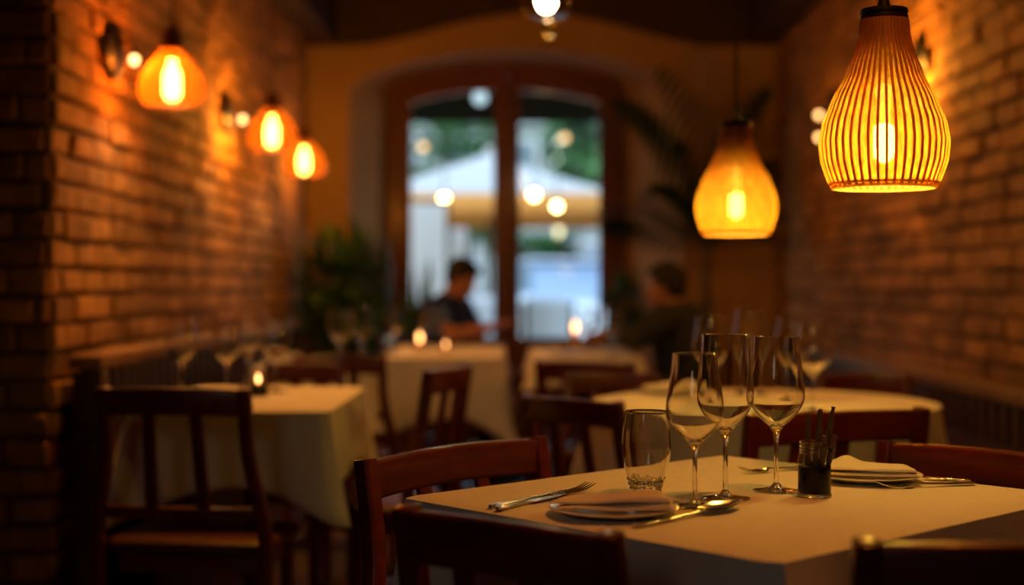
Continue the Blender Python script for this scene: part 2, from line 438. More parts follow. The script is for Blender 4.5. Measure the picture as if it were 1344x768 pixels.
# ------------------------------------------------------------------ chairs
def chair(pL, pR, ztop, label, view='back', group=None, w=None, slats=2):
    pL, pR = Vector(pL).xy, Vector(pR).xy
    dx = (pR - pL) if view == 'back' else (pL - pR)
    w = w or dx.length
    c = (pL + pR) / 2
    t = thing('dining_chair', label, 'chair', (c.x, c.y, 0), math.atan2(dx.y, dx.x), group)
    h = w / 2 - .016; zs = .45; D = .32
    def back_y(z):                                    # the back leans away from the sitter above the seat
        k = max(0, (z - zs) / (ztop - zs))
        return .055 * (1 - k) if z >= zs else .055 - .06 * (1 - z / zs) ** 1.5
    def flare(z):
        if z >= ztop - .12: return h
        k = min(1, (ztop - .12 - z) / (ztop - .12 - zs)); return h + .038 * (k * k * (3 - 2 * k))
    for s in (-1, 1):
        pts = [(s * flare(z), back_y(z), z) for z in (0, .15, .3, .42, .5, .56, .62, .68, ztop - .08, ztop - .04, ztop - .0012, ztop)]
        sz = [(.032, .034)] * 10 + [(.031, .033), (.028, .030)]
        bm = B(); sweep(bm, pts, sz, .008, up=Vector((0, 1, 0)))
        put(bm, 'back_post', 'chair', t)
    def bow(x): return -.022 * (1 - (x / h) ** 2)
    bm = B(); rings = []
    for k in range(17):
        x = -h + 2 * h * k / 16; y = back_y(ztop - .03) + bow(x); rise = .006 * (1 - (x / h) ** 2)
        a = math.atan2(2 * .022 * x / h / h, 1)
        rings.append([Vector((x - q * math.sin(a), y + q * math.cos(a), ztop - .037 + rise + v)) for q, v in rrect(.022, .066, .007)])
    loft(bm, rings); put(bm, 'top_rail', 'chair', t)
    bm = B(); zl = .525; hl = flare(zl)
    sweep(bm, [(x, back_y(zl) - .016 * (1 - (x / hl) ** 2), zl) for x in [hl * (k / 6 - 1) for k in range(13)]], (.018, .03), .005)
    put(bm, 'lower_back_rail', 'chair', t)
    for k in range(slats):
        x = -h + 2 * h * (k + 1) / (slats + 1)
        bm = B(); sweep(bm, [(x * (1 + .12 * (1 - u)), back_y(zl + (ztop - .07 - zl) * u) + bow(x) * (.75 + .25 * u), zl + .008 + (ztop - .072 - zl) * u) for u in (0, .25, .5, .75, 1)], (.032, .014), .005, up=Vector((0, 1, 0)))
        put(bm, 'back_slat', 'chair', t)
    W = 2 * h + .07
    bm = B(); rings = []
    for zz, k in ((zs - .034, .012), (zs - .026, 0), (zs - .008, 0), (zs, .01), (zs + .001, .06)):
        rings.append([Vector((x * (1 - .10 * (1 - (y / D + .5))) if False else x, .055 + .02 + D / 2 + y, zz)) for x, y in rrect(W - 2*k, D - 2*k, .04, 4)])
    loft(bm, rings); put(bm, 'seat', 'seat', t)
    bm = B(); box(bm, (0, .075 + D / 2, zs - .06), (W - .06, D - .05, .048), .004); put(bm, 'seat_frame', 'chair', t)
    for s in (-1, 1):
        bm = B(); sweep(bm, [(s * (W/2 - .035), D + .035, 0), (s * (W/2 - .035), D + .04, zs - .036)], [(.024, .024), (.034, .034)], .006, up=Vector((0, 1, 0)))
        put(bm, 'leg', 'chair', t)
        bm = B(); sweep(bm, [(s * (W/2 - .035), .03, .2), (s * (W/2 - .035), D + .03, .2)], (.016, .024), .004); put(bm, 'stretcher', 'chair', t)
    bm = B(); sweep(bm, [(-(W/2 - .04), D * .55, .2), (W/2 - .04, D * .55, .2)], (.016, .022), .004); put(bm, 'stretcher', 'chair', t)
    return t
def along(p, ang, w): return Vector((p.x + w * math.cos(ang), p.y + w * math.sin(ang), 0))
V = Vector
chair(P(521, 663, .80), P(814, 702, .80), .80, 'dark wooden chair turned back to the camera at the near left of the front table')
chair(P(470, 604, .79), P(711, 572, .79), .79, 'red-brown chair with a glossy top rail at the far left of the front table', 'front')
p = P(1156, 578, .785); chair(p, along(p, math.radians(-50), .43), .785, 'red-brown chair behind the raised napkin at the far right of the front table', 'front')
p = P(1119, 709, .80); chair(p, along(p, math.radians(-3), .41), .80, 'black silhouetted chair cut off by the lower right corner of the photo')
chair(P(128, 508, .83), P(329, 510, .83), .83, 'dark slatted chair in front of the left table, back towards the camera')
chair(P(348, 477, .80), P(453, 477, .80), .80, 'red-railed chair at the far end of the left table, facing the camera', 'front')
chair(P(560, 487, .835), P(615, 479, .835), .835, 'dark chair seen edge-on in the aisle, turned to the right side of the left table')
chair(P(384, 467, .82), P(508, 467, .82), .82, 'dark chair, back to the camera, in front of the further table by the left bench')
chair(P(686, 518, .785), P(816, 528, .785), .785, 'dark chair turned to the left side of the right table, just beyond the tumbler')
chair(P(979, 544, .81), P(1218, 535, .81), .81, 'wide dark chair at the near side of the right table, behind the jar of sticks', slats=3)
chair(P(737, 489, .79), P(866, 489, .79), .79, 'red-railed chair at the far left corner of the right table, facing the camera', 'front')
chair(P(1072, 490, .79), P(1198, 491, .79), .79, 'red-railed chair at the far side of the right table, next to the wall bench', 'front')
chair(P(703, 473, .80), P(832, 478, .80), .80, 'dark curved-rail chair, back to the camera, before the table of the man in grey')

# ------------------------------------------------------------------ tables and cloths
TZ = .7525
def table(cx, cy, w, d, rz, drop, label, clabel, seed, pedestal=True, lx=.05, corner=.42, rnd=False):
    t = thing('dining_table', label, 'table', (cx, cy, 0), rz)
    bm = B()
    if rnd: lathe(bm, [(.0005, .718), (w/2 - .02, .718), (w/2 - .01, .724), (w/2 - .01, .742), (w/2 - .016, .748), (.0005, .748)], 64)
    else: box(bm, (0, 0, .733), (w - .02, d - .02, .03), .006)
    put(bm, 'tabletop', 'table', t)
    bm = B()
    loft(bm, [[V((x, y, z)) for x, y in rrect(w - .4 if pedestal else w - .06 - 2*(lx-.02) , d - .4 if pedestal else d - .12, .004, 1)] for z in (.66, .717)]); put(bm, 'apron', 'table', t)
    if pedestal:
        bm = B(); lathe(bm, [(.0005, .03), (.055, .03), (.06, .06), (.04, .10), (.036, .4), (.04, .62), (.09, .68), (.11, .717), (.0005, .717)], 28); put(bm, 'column', 'table', t)
        bm = B(); lathe(bm, [(.0005, .0), (.148, .0), (.155, .008), (.15, .016), (.08, .026), (.05, .034), (.0005, .034)], 36); put(bm, 'base_plate', 'black', t)
    for sx in (() if pedestal else (-1, 1)):
        for sy in (-1, 1):
            bm = B(); sweep(bm, [(sx * (w/2 - lx), sy * (d/2 - .05), 0), (sx * (w/2 - lx), sy * (d/2 - .05), .717)], [(.034, .034), (.046, .046)], .004, up=V((0, 1, 0)))
            put(bm, 'leg', 'table', t)
    # cloth: flat top, rounded edge, draped skirt whose corners hang lower and stand out
    r = random.Random(seed); ph = [r.uniform(0, 6.28) for _ in range(6)]
    per = []; n = 40
    cs = [(w/2, -d/2), (w/2, d/2), (-w/2, d/2), (-w/2, -d/2)]
    for i in range(4):
        a, b = V(cs[i]), V(cs[(i + 1) % 4]); L = (b - a).length; nn = V(((b - a).y, -(b - a).x)) / L
        for k in range(n):
            u = .5 - .5 * math.cos(PI * (k + .0) / n) if False else k / n
            per.append((a + (b - a) * u, nn, u * L, L))
    if rnd: per = [(V((math.cos(q), math.sin(q))) * w/2, V((math.cos(q), math.sin(q))), 1.0, 2.0) for q in [2*PI*k/200 for k in range(200)]]
    def skirt(i, q):                                  # q: 0 at the edge .. 1 at the hem
        p, nn, s, L = per[i]
        e = min(s, L - s); cb = math.exp(-(e / .085) ** 2)            # closeness to a corner
        dirc = V((math.copysign(1, p.x), math.copysign(1, p.y))).normalized()
        side = s if s < L / 2 else s - L
        arc = i / len(per) * 2 * PI
        fold = .007 * math.sin(5 * arc + ph[0]) + .006 * math.sin(9 * arc + ph[1]) + .003 * math.sin(17 * arc + ph[2])
        out = .012 + (.045 + 2.2 * fold if rnd else .012 + fold) * q
        crease = -.02 * math.exp(-((e - .13) / .05) ** 2) * q       # cloth tucks in beside the corner fold
        pos = p + nn * max(.006, out + crease * .6) + dirc * ((.075 if corner > .2 else .04) * cb * q ** 1.3)
        fall = drop * (1 + corner * math.exp(-(e / .10) ** 1.6) + .035 * math.sin(4 * arc + ph[3]))
        return V((pos.x, pos.y, TZ - .0035 - fall * q))
    bm = B(); m = len(per); rings = []
    top = lambda k, z: [V((p.x - math.copysign(min(k, abs(p.x)), p.x) * (abs(p.x) > w/2 - 1e-4 or True) * abs(p.x) / (w/2), p.y - math.copysign(min(k, abs(p.y)), p.y) * abs(p.y) / (d/2), z)) for p, *_ in per]
    if rnd: top = lambda k, z: [V((p.x * (1 - 2*k/w), p.y * (1 - 2*k/w), z)) for p, *_ in per]
    rings = [top(.06, TZ), top(.006, TZ), top(-.002, TZ - .0012)]
    for q in (.0, .06, .14, .24, .36, .5, .64, .78, .9, 1.0): rings.append([skirt(i, q) for i in range(m)])
    vs = loft(bm, rings, cap=False); bm.faces.new(vs[0])
    o = put(bm, 'tablecloth', 'cloth', mods=[('SOLIDIFY', dict(thickness=.0022, offset=-1))])
    o.location = (cx, cy, 0); o.rotation_euler = (0, 0, rz); o['label'] = clabel; o['category'] = 'tablecloth'
    o.data.polygons[-1].use_smooth = True
    return t
RZ = math.radians(43)
table(.357, 2.204, .76, .69, RZ, .255, 'dark-legged table under the white cloth of the front table', 'white tablecloth on the front table that carries the three clear wine glasses', 11, True, corner=.1)
table(-.735, 4.10, .51, .86, 0, .20, 'dark-legged square table beside the left bench under a white cloth', 'white tablecloth with a hanging corner on the left table behind the slatted chair', 12, lx=.145)
table(-.80, 5.85, .44, .56, 0, .2, 'small dark-legged table further along the left bench, before the bushy plant', 'white tablecloth on the further table by the left bench, before the bushy plant', 13, lx=.16)
table(-.315, 6.95, .53, 1.3, 0, .27, 'dark-legged table before the man in the navy shirt', 'white tablecloth on the table of the man in the navy shirt', 14)
table(.70, 3.965, .93, .93, 0, .21, 'dark round table between the front table and the right bench', 'white tablecloth on the round right table behind the wine glasses', 15, True, corner=.12, rnd=True)
table(.33, 6.75, .46, 1.1, 0, .12, 'dark-legged table before the man in the grey jacket', 'white tablecloth on the table of the man in the grey jacket', 16, corner=.1)

# ------------------------------------------------------------------ tableware
def wine_glass(loc, label, s=1.0, rb=.043, rr=.034, group='wine glasses', H=.235):
    t = thing('wine_glass', label, 'wine glass', loc, R.random() * 6, group)
    bz = .095
    prof = []
    for k in range(25):
        u = k / 24
        if u < .38: q = u / .38; r = .004 + (rb - .004) * math.sin(q * PI / 2) ** .85
        else: q = (u - .38) / .62; r = rb - (rb - rr) * (q * q * (3 - 2 * q)) ** .9
        prof.append((r, bz + (H - bz) * u))
    inn = [(max(.0004, r - .0011), z + (.0045 - .0007 * i if i < 6 else 0)) for i, (r, z) in enumerate(prof)]
    bm = B(); lathe(bm, [(.0004, bz - .0005)] + prof + [(rr - .0005, H + .0006)] + inn[::-1], 40, cap=True); put(bm, 'bowl', 'solid', t)
    bm = B(); lathe(bm, [(.0005, .003), (.0042, .004), (.0038, .02), (.0034, .05), (.0036, .075), (.0048, .088), (.0105, .0985), (.008, .1005), (.0005, .102)], 20); put(bm, 'stem', 'solid', t)
    bm = B(); lathe(bm, [(.0005, .0006), (.034, .0006), (.0355, .0016), (.034, .0026), (.02, .0040), (.009, .007), (.0043, .013), (.0005, .013)], 36); put(bm, 'foot', 'solid', t)
    t.scale = (s,) * 3
    return t
def tumbler(loc, label):
    t = thing('water_tumbler', label, 'glass', loc)
    Hh = .128
    prof = [(.0243, .0135), (.029, .026), (.0345, .042), (.0378, .06), (.0388, .075), (.0375, .095), (.0345, .115), (.0325, Hh)]
    pr2 = []
    for (r0, z0), (r1, z1) in zip(prof, prof[1:]): pr2 += [(r0 + (r1 - r0) * k / 4, z0 + (z1 - z0) * k / 4) for k in range(4)]
    pr2.append(prof[-1])
    bm = B(); lathe(bm, pr2 + [(.0318, Hh + .0007)] + [(r - .0014, z) for r, z in pr2[::-1]], 48, cap=False); put(bm, 'bowl', 'solid', t)
    bm = B(); lathe(bm, [(.0005, .0006), (.019, .0006), (.021, .003), (.0245, .014), (.0272, .022), (.0245, .0225), (.018, .016), (.0005, .012)], 48); put(bm, 'base', 'pebble', t)
    r = random.Random(2)
    bm = B()
    for k in range(46):                               # raised pips round the thick foot
        a = r.random() * 6.283; z = .004 + .022 * r.random(); rad = .0205 + z * .32
        ball(bm, (rad * math.cos(a), rad * math.sin(a), z), r.uniform(.0018, .003), 8, 6)
    put(bm, 'pebbled_texture', 'solid', t)
    return t
def plate(loc, label, rad=.0925, group='dinner plates'):
    bm = B(); k = rad / .0925
    lathe(bm, [(.0005, .0006), (.05*k, .0006), (.056*k, .003), (.076*k, .007), (.0915*k, .0115), (.0925*k, .0125), (.091*k, .0132), (.075*k, .0100), (.058*k, .0070), (.045*k, .006), (.0005, .006)], 48)
    o = put(bm, 'plate', 'china'); o.location = loc; o['label'] = label; o['category'] = 'plate'; o['group'] = group
    return o
def napkin(loc, rz, label, L=.15, W=.11, hgt=.022, kind=0, tilt=0):
    bm = B(); r = random.Random(5 + kind)
    for layer in range(2):                            # soft folded layers, thin at the left, rolled over at the right end
        rings = []; n = 30
        for i in range(n + 1):
            u = i / n; x = -L/2 + L * u - .006 * layer
            end = max(.05, 1 - (2*u - 1) ** 10) ** .5
            if kind == 0: tk = hgt * (.30 + .55 * u ** 1.6); wv = W * (.80 + .20 * u - .10 * layer)
            else: tk = hgt * (.42 + .30 * u ** 3); wv = W * (1 - .06 * layer)
            tk *= .35 + .65 * end
            base = layer * hgt * (.42 if kind else .30 + .25 * u)
            bump = (hgt * .7 * math.exp(-((u - .28) / .15) ** 2) if kind == 1 and layer else 0) + .0012 * math.sin(u * 9 + layer * 2 + kind)
            ring = []
            for k in range(28):                       # lens-shaped section: full front fold, thin back edge, slightly domed
                q = 2 * PI * k / 28; a = math.cos(q); v = math.sin(q)
                yy = wv / 2 * math.copysign(abs(a) ** .75, a); f = .62 - .38 * a
                dome = bump * (.5 + .5 * a) if kind == 1 else bump
                ring.append(V((x + .012 * a * (1 - u) - .010 * u * a, yy + .004 * math.sin(u * 4 + layer), base + tk * (.5 + .5 * math.copysign(abs(v) ** .7, v) * f * 1.0) + dome)))
            rings.append(ring)
        loft(bm, rings)
    o = put(bm, 'folded_napkin', 'napkin', mods=[('SUBSURF', dict(levels=1, render_levels=1))])
    o.location = loc; o.rotation_euler = (0, tilt, rz); o['label'] = label; o['category'] = 'napkin'
    o['group'] = 'folded napkins'
    return o
def cutlery(kind, a, b, label, z=TZ + .0008, group='cutlery'):
    """a = handle end, b = tip, both on the cloth"""
    a, b = V(a), V(b); L = (b - a).length
    t = thing(kind, label, kind.replace('_', ' '), (a.x, a.y, z), math.atan2(b.y - a.y, b.x - a.x), group)
    hl = L * (.62 if kind != 'table_knife' else .47)
    prof = [(0, .007, .0035), (.004, .013, .004), (.02, .0155, .0045), (.06*hl/.15, .011, .0042), (.11*hl/.15, .0062, .004), (hl, .0072, .0036)]
    def z_of(x): return .003 + .009 * max(0, (x / L - .30)) ** 1.0 * (kind != 'table_knife') - (.012 * max(0, (x / L - .62)) if kind != 'table_knife' else 0)
    bm = B(); loft(bm, [[V((x, y, z_of(x) + v)) for y, v in rrect(w, h, h * .45, 3)] for x, w, h in prof]); put(bm, 'handle', 'steel', t)
    if kind == 'table_fork':
        bm = B(); sh = hl + .24 * (L - hl); rings = []
        for u, w in ((0, .0072), (.15, .010), (.4, .019), (.7, .024), (1, .0245)):
            x = hl - .002 + (sh - hl + .004) * u; rings.append([V((x, y, z_of(x) - .004 * math.sin(u * 2) + .001 + v)) for y, v in rrect(w, .0022, .001, 2)])
        loft(bm, rings); put(bm, 'fork_head', 'steel', t)
        for k in range(4):
            y = -.0097 + .0065 * k; pts = []
            for u in (0, .3, .6, .85, 1): pts.append((sh + (L - sh) * u, y, z_of(sh) - .0022 - .003 * math.sin(u * 2.2) + .010 * u * u))
            bm = B(); tube(bm, pts, [.0019, .0018, .0016, .0012, .0005], 8); put(bm, 'tine', 'steel', t)
    elif kind == 'table_spoon':
        bm = B(); rings = []; n = 14
        for k in range(n + 1):
            u = k / n; x = hl - .004 + (L - hl + .004) * u
            w = .0205 * max(.02, math.sin(PI * min(1, .06 + .94 * u)) ** .62 * (1 - .12 * u)) ; dp = .0075 * math.sin(PI * u) ** .8
            zz = .0085 + .003 * u
            row = [V((x, w * v, zz - dp * (1 - v * v))) for v in [q / 5 for q in range(-5, 6)]]
            row += [V((x, w * v * .93, zz + .0012 - dp * (1 - v * v) * .94)) for v in [q / 5 for q in range(5, -6, -1)]]
            rings.append(row)
        loft(bm, rings); put(bm, 'spoon_bowl', 'steel', t)
    else:
        bm = B(); rings = []
        for k in range(11):
            u = k / 10; x = hl + (L - hl) * u; w = .0085 + .008 * math.sin(PI * min(1, u * 1.1)) ** .5 * (u < .92) + .002
            rings.append([V((x, y + .003 * u, .0035 + v)) for y, v in rrect(max(.002, w * (1 - max(0, u - .8) * 4)), .0016, .0006, 1)])
        loft(bm, rings); put(bm, 'blade', 'steel', t)
    return t
def at(px, py, dz=.0): p = P(px, py, .7525); return V((p.x, p.y, .7528 + dz))

tumbler(at(848, 648), 'stemless water tumbler with a pebbled base beside the front wine glasses')
wine_glass(at(912, 665), 'clear wine glass on the front table nearest the tumbler, the lowest of its three', .955, .0445, .0345)
wine_glass(at(952, 655), 'clear wine glass standing in the middle of the three on the front table', 1.06, .0405, .034)
wine_glass(at(1019, 645), 'clear wide wine glass on the front table just left of the stick jar', 1.03, .043, .0345)
# jar of dark liquid with brown sticks
J = at(1069, 652)
t = thing('glass_jar', 'small screw-neck glass jar half full of dark liquid on the front table', 'jar', J)
bm = B(); lathe(bm, [(.0005, .0006), (.024, .0006), (.0255, .004), (.0255, .056), (.0245, .063), (.0215, .067), (.0215, .083)], 40, cap=False); put(bm, 'jar_body', 'glass', t)
bm = B(); lathe(bm, [(.0005, .0004), (.0235, .0004), (.026, .002), (.026, .005), (.0235, .006), (.0005, .006)], 40); put(bm, 'jar_base', 'solid', t)
for z in (.068, .073, .078, .0835):
    bm = B(); n = 40
    loft(bm, [[V(((.0222 + .0014 * math.cos(a)) * math.cos(2*PI*k/n), (.0222 + .0014 * math.cos(a)) * math.sin(2*PI*k/n), z + .0014 * math.sin(a))) for k in range(n)] for a in [2*PI*j/6 for j in range(7)]], cap=False)
    put(bm, 'neck_thread', 'solid', t)
bm = B(); lathe(bm, [(.0005, .0062), (.0235, .0062), (.0247, .008), (.0247, .047), (.0005, .047)], 40); put(bm, 'dark_liquid', 'liquid', t)
sticks = [((-.008, .006), (1060, 543), 'tall brown stick leaning left in the jar, leftmost of its five'), ((-.003, -.004), (1077, 537), 'tall brown stick standing upright in the jar, second from its left'),
          ((.003, .004), (1095, 534), 'tallest brown stick in the jar, leaning right'), ((.004, -.008), (1083, 572), 'short brown stick in the front of the jar'), ((.011, .0), (1096, 571), 'short brown stick against the right rim of the jar')]
for i, (b, (px, py), lab) in enumerate(sticks):
    base = J + V((b[0], b[1], .012)); y = J.y + b[1] * 2; top = Q(px, py, y)
    bm = B(); pts = []; rad = []
    for k in range(13):
        u = k / 12; pts.append((base - J).lerp(top - J, u) + V((.0012 * math.sin(u * 9 + i), 0, 0))); rad.append(.0044 + (.0008 if k in (4, 8, 9) else 0) - (.0007 if k == 12 else 0))
    tube(bm, pts, rad, 10)
    o = put(bm, 'brown_stick', 'stick'); o.location = J; o['label'] = lab; o['category'] = 'stick'; o['group'] = 'sticks in the glass jar'
p1 = at(805, 676); plate(p1, 'white plate under a folded napkin in front of the tumbler')
napkin(p1 + V((.004, -.004, .0108)), math.radians(-6), 'white folded napkin on the plate in front of the tumbler', .152, .105, .022, 0)
p2 = at(1136, 631); plate(p2, 'white plate under a napkin behind the stick jar, by the red chair')
napkin(p2 + V((.002, 0, .0108)), math.radians(-14), 'white napkin with a raised fold on the plate behind the stick jar', .155, .10, .019, 1)
cutlery('table_fork', at(643, 668), at(776, 643), 'steel fork lying past the left rim of the napkin plate by the tumbler')
cutlery('table_knife', at(652, 671), at(742, 652) , 'steel knife lying under the fork left of the napkin plate')
cutlery('table_spoon', at(832, 694), at(972, 667), 'steel spoon with a dark shining bowl before the wine glasses')
cutlery('table_fork', at(1279, 637), at(1150, 642), 'steel fork at the right of the table, tines towards the stick jar')
cutlery('table_knife', at(1275, 634), at(1209, 629.5), 'steel knife behind the fork at the right of the table')
cutlery('table_fork', at(1062, 615.5), at(973, 622.5), 'small steel fork behind the wide wine glass, its tines to the left')

def on(px, y, z=TZ): return V(((px - CX) * y / F, y, z + .0005))
for px, y, s, lab in ((238, 4.15, 1, 'blurred wine glass on the left table, leftmost of its four'), (298, 4.22, .94, 'blurred wine glass on the left table, second from the wall side'),
                      (327, 4.44, 1.03, 'blurred wine glass on the left table, third from the wall side'), (361, 4.27, 1.0, 'blurred wine glass on the left table, rightmost of its four')):
    wine_glass(on(px, y), lab, s, .047, .037, 'wine glasses on the left table')
for px, y, s, lab in ((933, 3.9, 1.0, 'blurred wine glass on the right table, left of its four'), (985, 4.2, 1.06, 'blurred wine glass on the right table, tallest and farthest of its four'),
                      (1040, 3.95, 1.0, 'blurred wine glass on the right table seen through the wide front glass'), (1067, 3.65, .96, 'blurred wine glass on the right table nearest the wall bench')):
    wine_glass(on(px, y), lab, s, .05, .038, 'wine glasses on the right table')
for px, y, lab in ((446, 5.75, 'blurred wine glass on the further left table, before the bushy plant'), (474, 5.95, 'blurred wine glass at the right edge of the further left table')):
    wine_glass(on(px, y), lab, .95, .05, .04, 'wine glasses on the further left table')
for px, y, lab in ((516, 6.55, 'blurred wine glass at the left end of the table of the man in navy'), (558, 7.2, 'blurred wine glass in front of the chest of the man in navy'), (575, 7.4, 'blurred wine glass beside the forearm of the man in navy')):
    wine_glass(on(px, y), lab, .9, .048, .04, 'wine glasses before the man in navy')
for px, y, lab in ((772, 6.9, 'blurred wine glass on the table of the man in grey, by his hand'), (803, 6.42, 'blurred wine glass right in front of the man in grey')):
    wine_glass(on(px, y), lab, .9, .048, .04, 'wine glasses before the man in grey')
q = on(222, 3.92); plate(q, 'white plate on the left table behind the slatted chair'); napkin(q + V((0, 0, .0112)), .2, 'folded napkin on the plate of the left table', .15, .10, .016, 0)
q = on(374, 5.8); plate(q, 'white plate on the further left table by the wall bench'); napkin(q + V((0, 0, .0112)), .1, 'puffed white napkin on the further left table', .14, .10, .035, 1)
q = on(878, 4.22); plate(q, 'white plate at the far left of the right table behind the wine glasses'); napkin(q + V((0, 0, .0125)), .3, 'folded napkin on the plate of the right table', .15, .1, .024, 0)
q = on(742, 6.55); plate(q, 'white plate on the table of the man in grey, left side'); napkin(q + V((0, 0, .0112)), .3, 'folded napkin on the plate before the man in grey', .14, .1, .022, 1)
def candle(loc, label, h=.07, dark=False, k=1.0):
    t = thing('candle_holder', label, 'candle', loc, 0, 'candles on the tables')
    bm = B(); lathe(bm, [(.0005, .0006), (.028, .0006), (.031, .004), (.033, h)], 28, cap=False); put(bm, 'glass_cup', 'glass', t)
    bm = B(); lathe(bm, [(.0005, .002), (.0275, .002), (.0285, h * .45), (.0005, h * .45)], 28); put(bm, 'wax_filling', 'liquid' if dark else 'wax', t)
    bm = B(); tube(bm, [(0, 0, h * .45), (0, 0, h * .45 + .006)], .001, 6); put(bm, 'wick', 'cord', t)
    bm = B(); lathe(bm, [(.0005, h*.5), (.005*k, h*.5 + .006*k), (.0075*k, h*.5 + .014*k), (.0055*k, h*.5 + .024*k), (.0005, h*.5 + .036*k)], 14); put(bm, 'flame', 'flame', t)
    return t
candle(on(339, 4.12), 'dark-based tealight in a small glass on the left table', .075, True, .8)
candle(on(551, 7.0), 'tealight in a glass on the table of the man in navy, left of the pair', .07, False, 1.5)
candle(on(585, 6.75), 'tealight in a glass on the table of the man in navy, nearer the aisle', .05, False, .8)
candle(on(755, 7.15), 'tall candle glass glowing before the door on the table of the man in grey', .16, False, 1.7)

# ------------------------------------------------------------------ lamps
WARM = (1.0, .36, .03)
def interp(tab, u):
    for (a, x), (b, y) in zip(tab, tab[1:]):
        if a <= u <= b:
            q = (u - a) / (b - a); q2 = q * q * (3 - 2 * q) * .35 + q * .65
            return x + (y - x) * q2
    return tab[-1][1]
def pendant(loc, label, group, ribbed, power, zc=ZC):
    t = thing('pendant_lamp', label, 'pendant lamp', loc, R.random(), group)
    if ribbed:
        Hs = .282
        tab = [(0, .085), (.016, .094), (.045, .103), (.075, .1058), (.105, .101), (.14, .088), (.19, .0635), (.24, .0445), (.265, .041), (Hs, .0395)]
        nr = 44; n = nr * 6; zs = [Hs * j / 26 for j in range(27)]
        bm = B()
        loft(bm, [[V((interp(tab, z) * (1 + .022 * math.cos(2*PI*k/6)) * math.cos(2*PI*k/n), interp(tab, z) * (1 + .022 * math.cos(2*PI*k/6)) * math.sin(2*PI*k/n), z)) for k in range(n)] for z in zs], cap=False)
        liner = put(bm, 'lamp_shade', 'veneer', t)
        bm = B()
        for k in range(nr):
            a = 2 * PI * (k + .5) / nr; ca, sa = math.cos(a), math.sin(a); rings = []
            for z in zs:
                r = interp(tab, z) * .985; wd, dp = .0042, .005
                rings.append([V(((r + q) * ca - p * sa, (r + q) * sa + p * ca, z)) for p, q in ((-wd/2, -dp/2), (wd/2, -dp/2), (wd/2, dp/2), (-wd/2, dp/2))])
            loft(bm, rings)
        put(bm, 'shade_slats', 'slat', t); bm = B()
        n = 48
        for zz, rr, rd in ((.0, .085, .0032), (.006, .0885, .0028)):
            loft(bm, [[V(((rr + rd * math.cos(b)) * math.cos(2*PI*k/n), (rr + rd * math.cos(b)) * math.sin(2*PI*k/n), zz + rd * math.sin(b))) for k in range(n)] for b in [2*PI*j/6 for j in range(7)]], cap=False)
        put(bm, 'shade_hoop', 'shade', t)
        bm = B(); lathe(bm, [(.0005, Hs - .008), (.040, Hs - .008), (.0405, Hs + .004), (.0385, Hs + .01), (.0405, Hs + .012), (.0395, Hs + .018), (.012, Hs + .021), (.007, Hs + .04), (.0005, Hs + .041)], 32); put(bm, 'shade_cap', 'black', t)
        zb, zt, br, ct = .040, .105, .0195, Hs
        bm = B(); lathe(bm, [(.0005, .178), (.034, .179), (.036, .183), (.024, .19), (.0225, .25), (.016, .262), (.016, Hs - .006), (.0005, Hs - .006)], 24); put(bm, 'lamp_socket', 'shade_top', t)  # wide disc added below the socket to keep light off the neck
        bm = B(); lathe(bm, [(.0005, zb - .004), (.010, zb - .002), (.0185, zb + .006), (.022, zb + .018), (.022, .160), (.018, .172), (.013, .177)], 24, cap=False); bulb = put(bm, 'bulb', 'glass', t)
        bm = B(); lathe(bm, [(.0005, zb + .001), (.010, zb + .004), (.0165, zb + .012), (.0175, zb + .02), (.0170, zt - .004), (.012, zt + .002), (.0005, zt + .004)], 20); put(bm, 'filament', 'bulb', bulb)
        bm = B(); lathe(bm, [(.0005, zt + .005), (.012, zt + .006), (.010, zt + .03), (.014, .172), (.0005, .176)], 16); put(bm, 'filament_stem', 'bulbtop', bulb)
        mouth = -.012
    else:
        Hs = .185
        tab = [(0, .087), (.012, .0975), (.035, .1065), (.06, .107), (.09, .099), (.12, .083), (.15, .059), (.17, .043), (Hs, .037)]
        bm = B(); n = 64
        prof = [(interp(tab, Hs * j / 24) , Hs * j / 24) for j in range(25)]
        loft(bm, [[V((r * (1 + .018 * math.cos(16 * 2*PI*k/n)) * math.cos(2*PI*k/n), r * (1 + .018 * math.cos(16 * 2*PI*k/n)) * math.sin(2*PI*k/n), z)) for k in range(n)] for r, z in prof], cap=False)
        put(bm, 'lamp_shade', 'amberglass', t, mods=[('SOLIDIFY', dict(thickness=.003, offset=-1))])
        bm = B(); lathe(bm, [(.0005, Hs - .006), (.039, Hs - .006), (.040, Hs + .006), (.034, Hs + .02), (.03, Hs + .05), (.014, Hs + .07), (.0005, Hs + .072)], 28); put(bm, 'shade_cap', 'shade_top', t)
        bm = B(); lathe(bm, [(.0005, .148), (.02, .148), (.022, .16), (.022, Hs - .008), (.0005, Hs - .008)], 20); put(bm, 'lamp_socket', 'black', t)
        bm = B(); lathe(bm, [(.0005, .012), (.014, .016), (.0255, .028), (.0285, .045), (.0275, .10), (.02, .118), (.0145, .128), (.013, .147), (.0005, .147)], 24); put(bm, 'bulb', 'farbulb', t)
        ct = Hs + .03; mouth = -.012
    bm = B(); tube(bm, [(0, 0, ct + .03), (0, 0, zc - loc[2] - .02)], .0035, 8); put(bm, 'cord', 'cord', t)
    bm = B(); lathe(bm, [(.0005, zc - loc[2] - .022), (.04, zc - loc[2] - .02), (.045, zc - loc[2] - .003), (.0005, zc - loc[2] - .003)], 24); put(bm, 'ceiling_rose', 'black', t)
    l = lamp('POINT', 'lamp_light', (0, 0, mouth), power, (1, .62, .075) if ribbed else WARM, t, shadow_soft_size=.03)
    return t
GP, GA = 'ribbed wooden pendants on the right', 'amber pendants on the left'
def pl(px, py, y): q = Q(px, py, y); return (q.x, q.y, q.z)
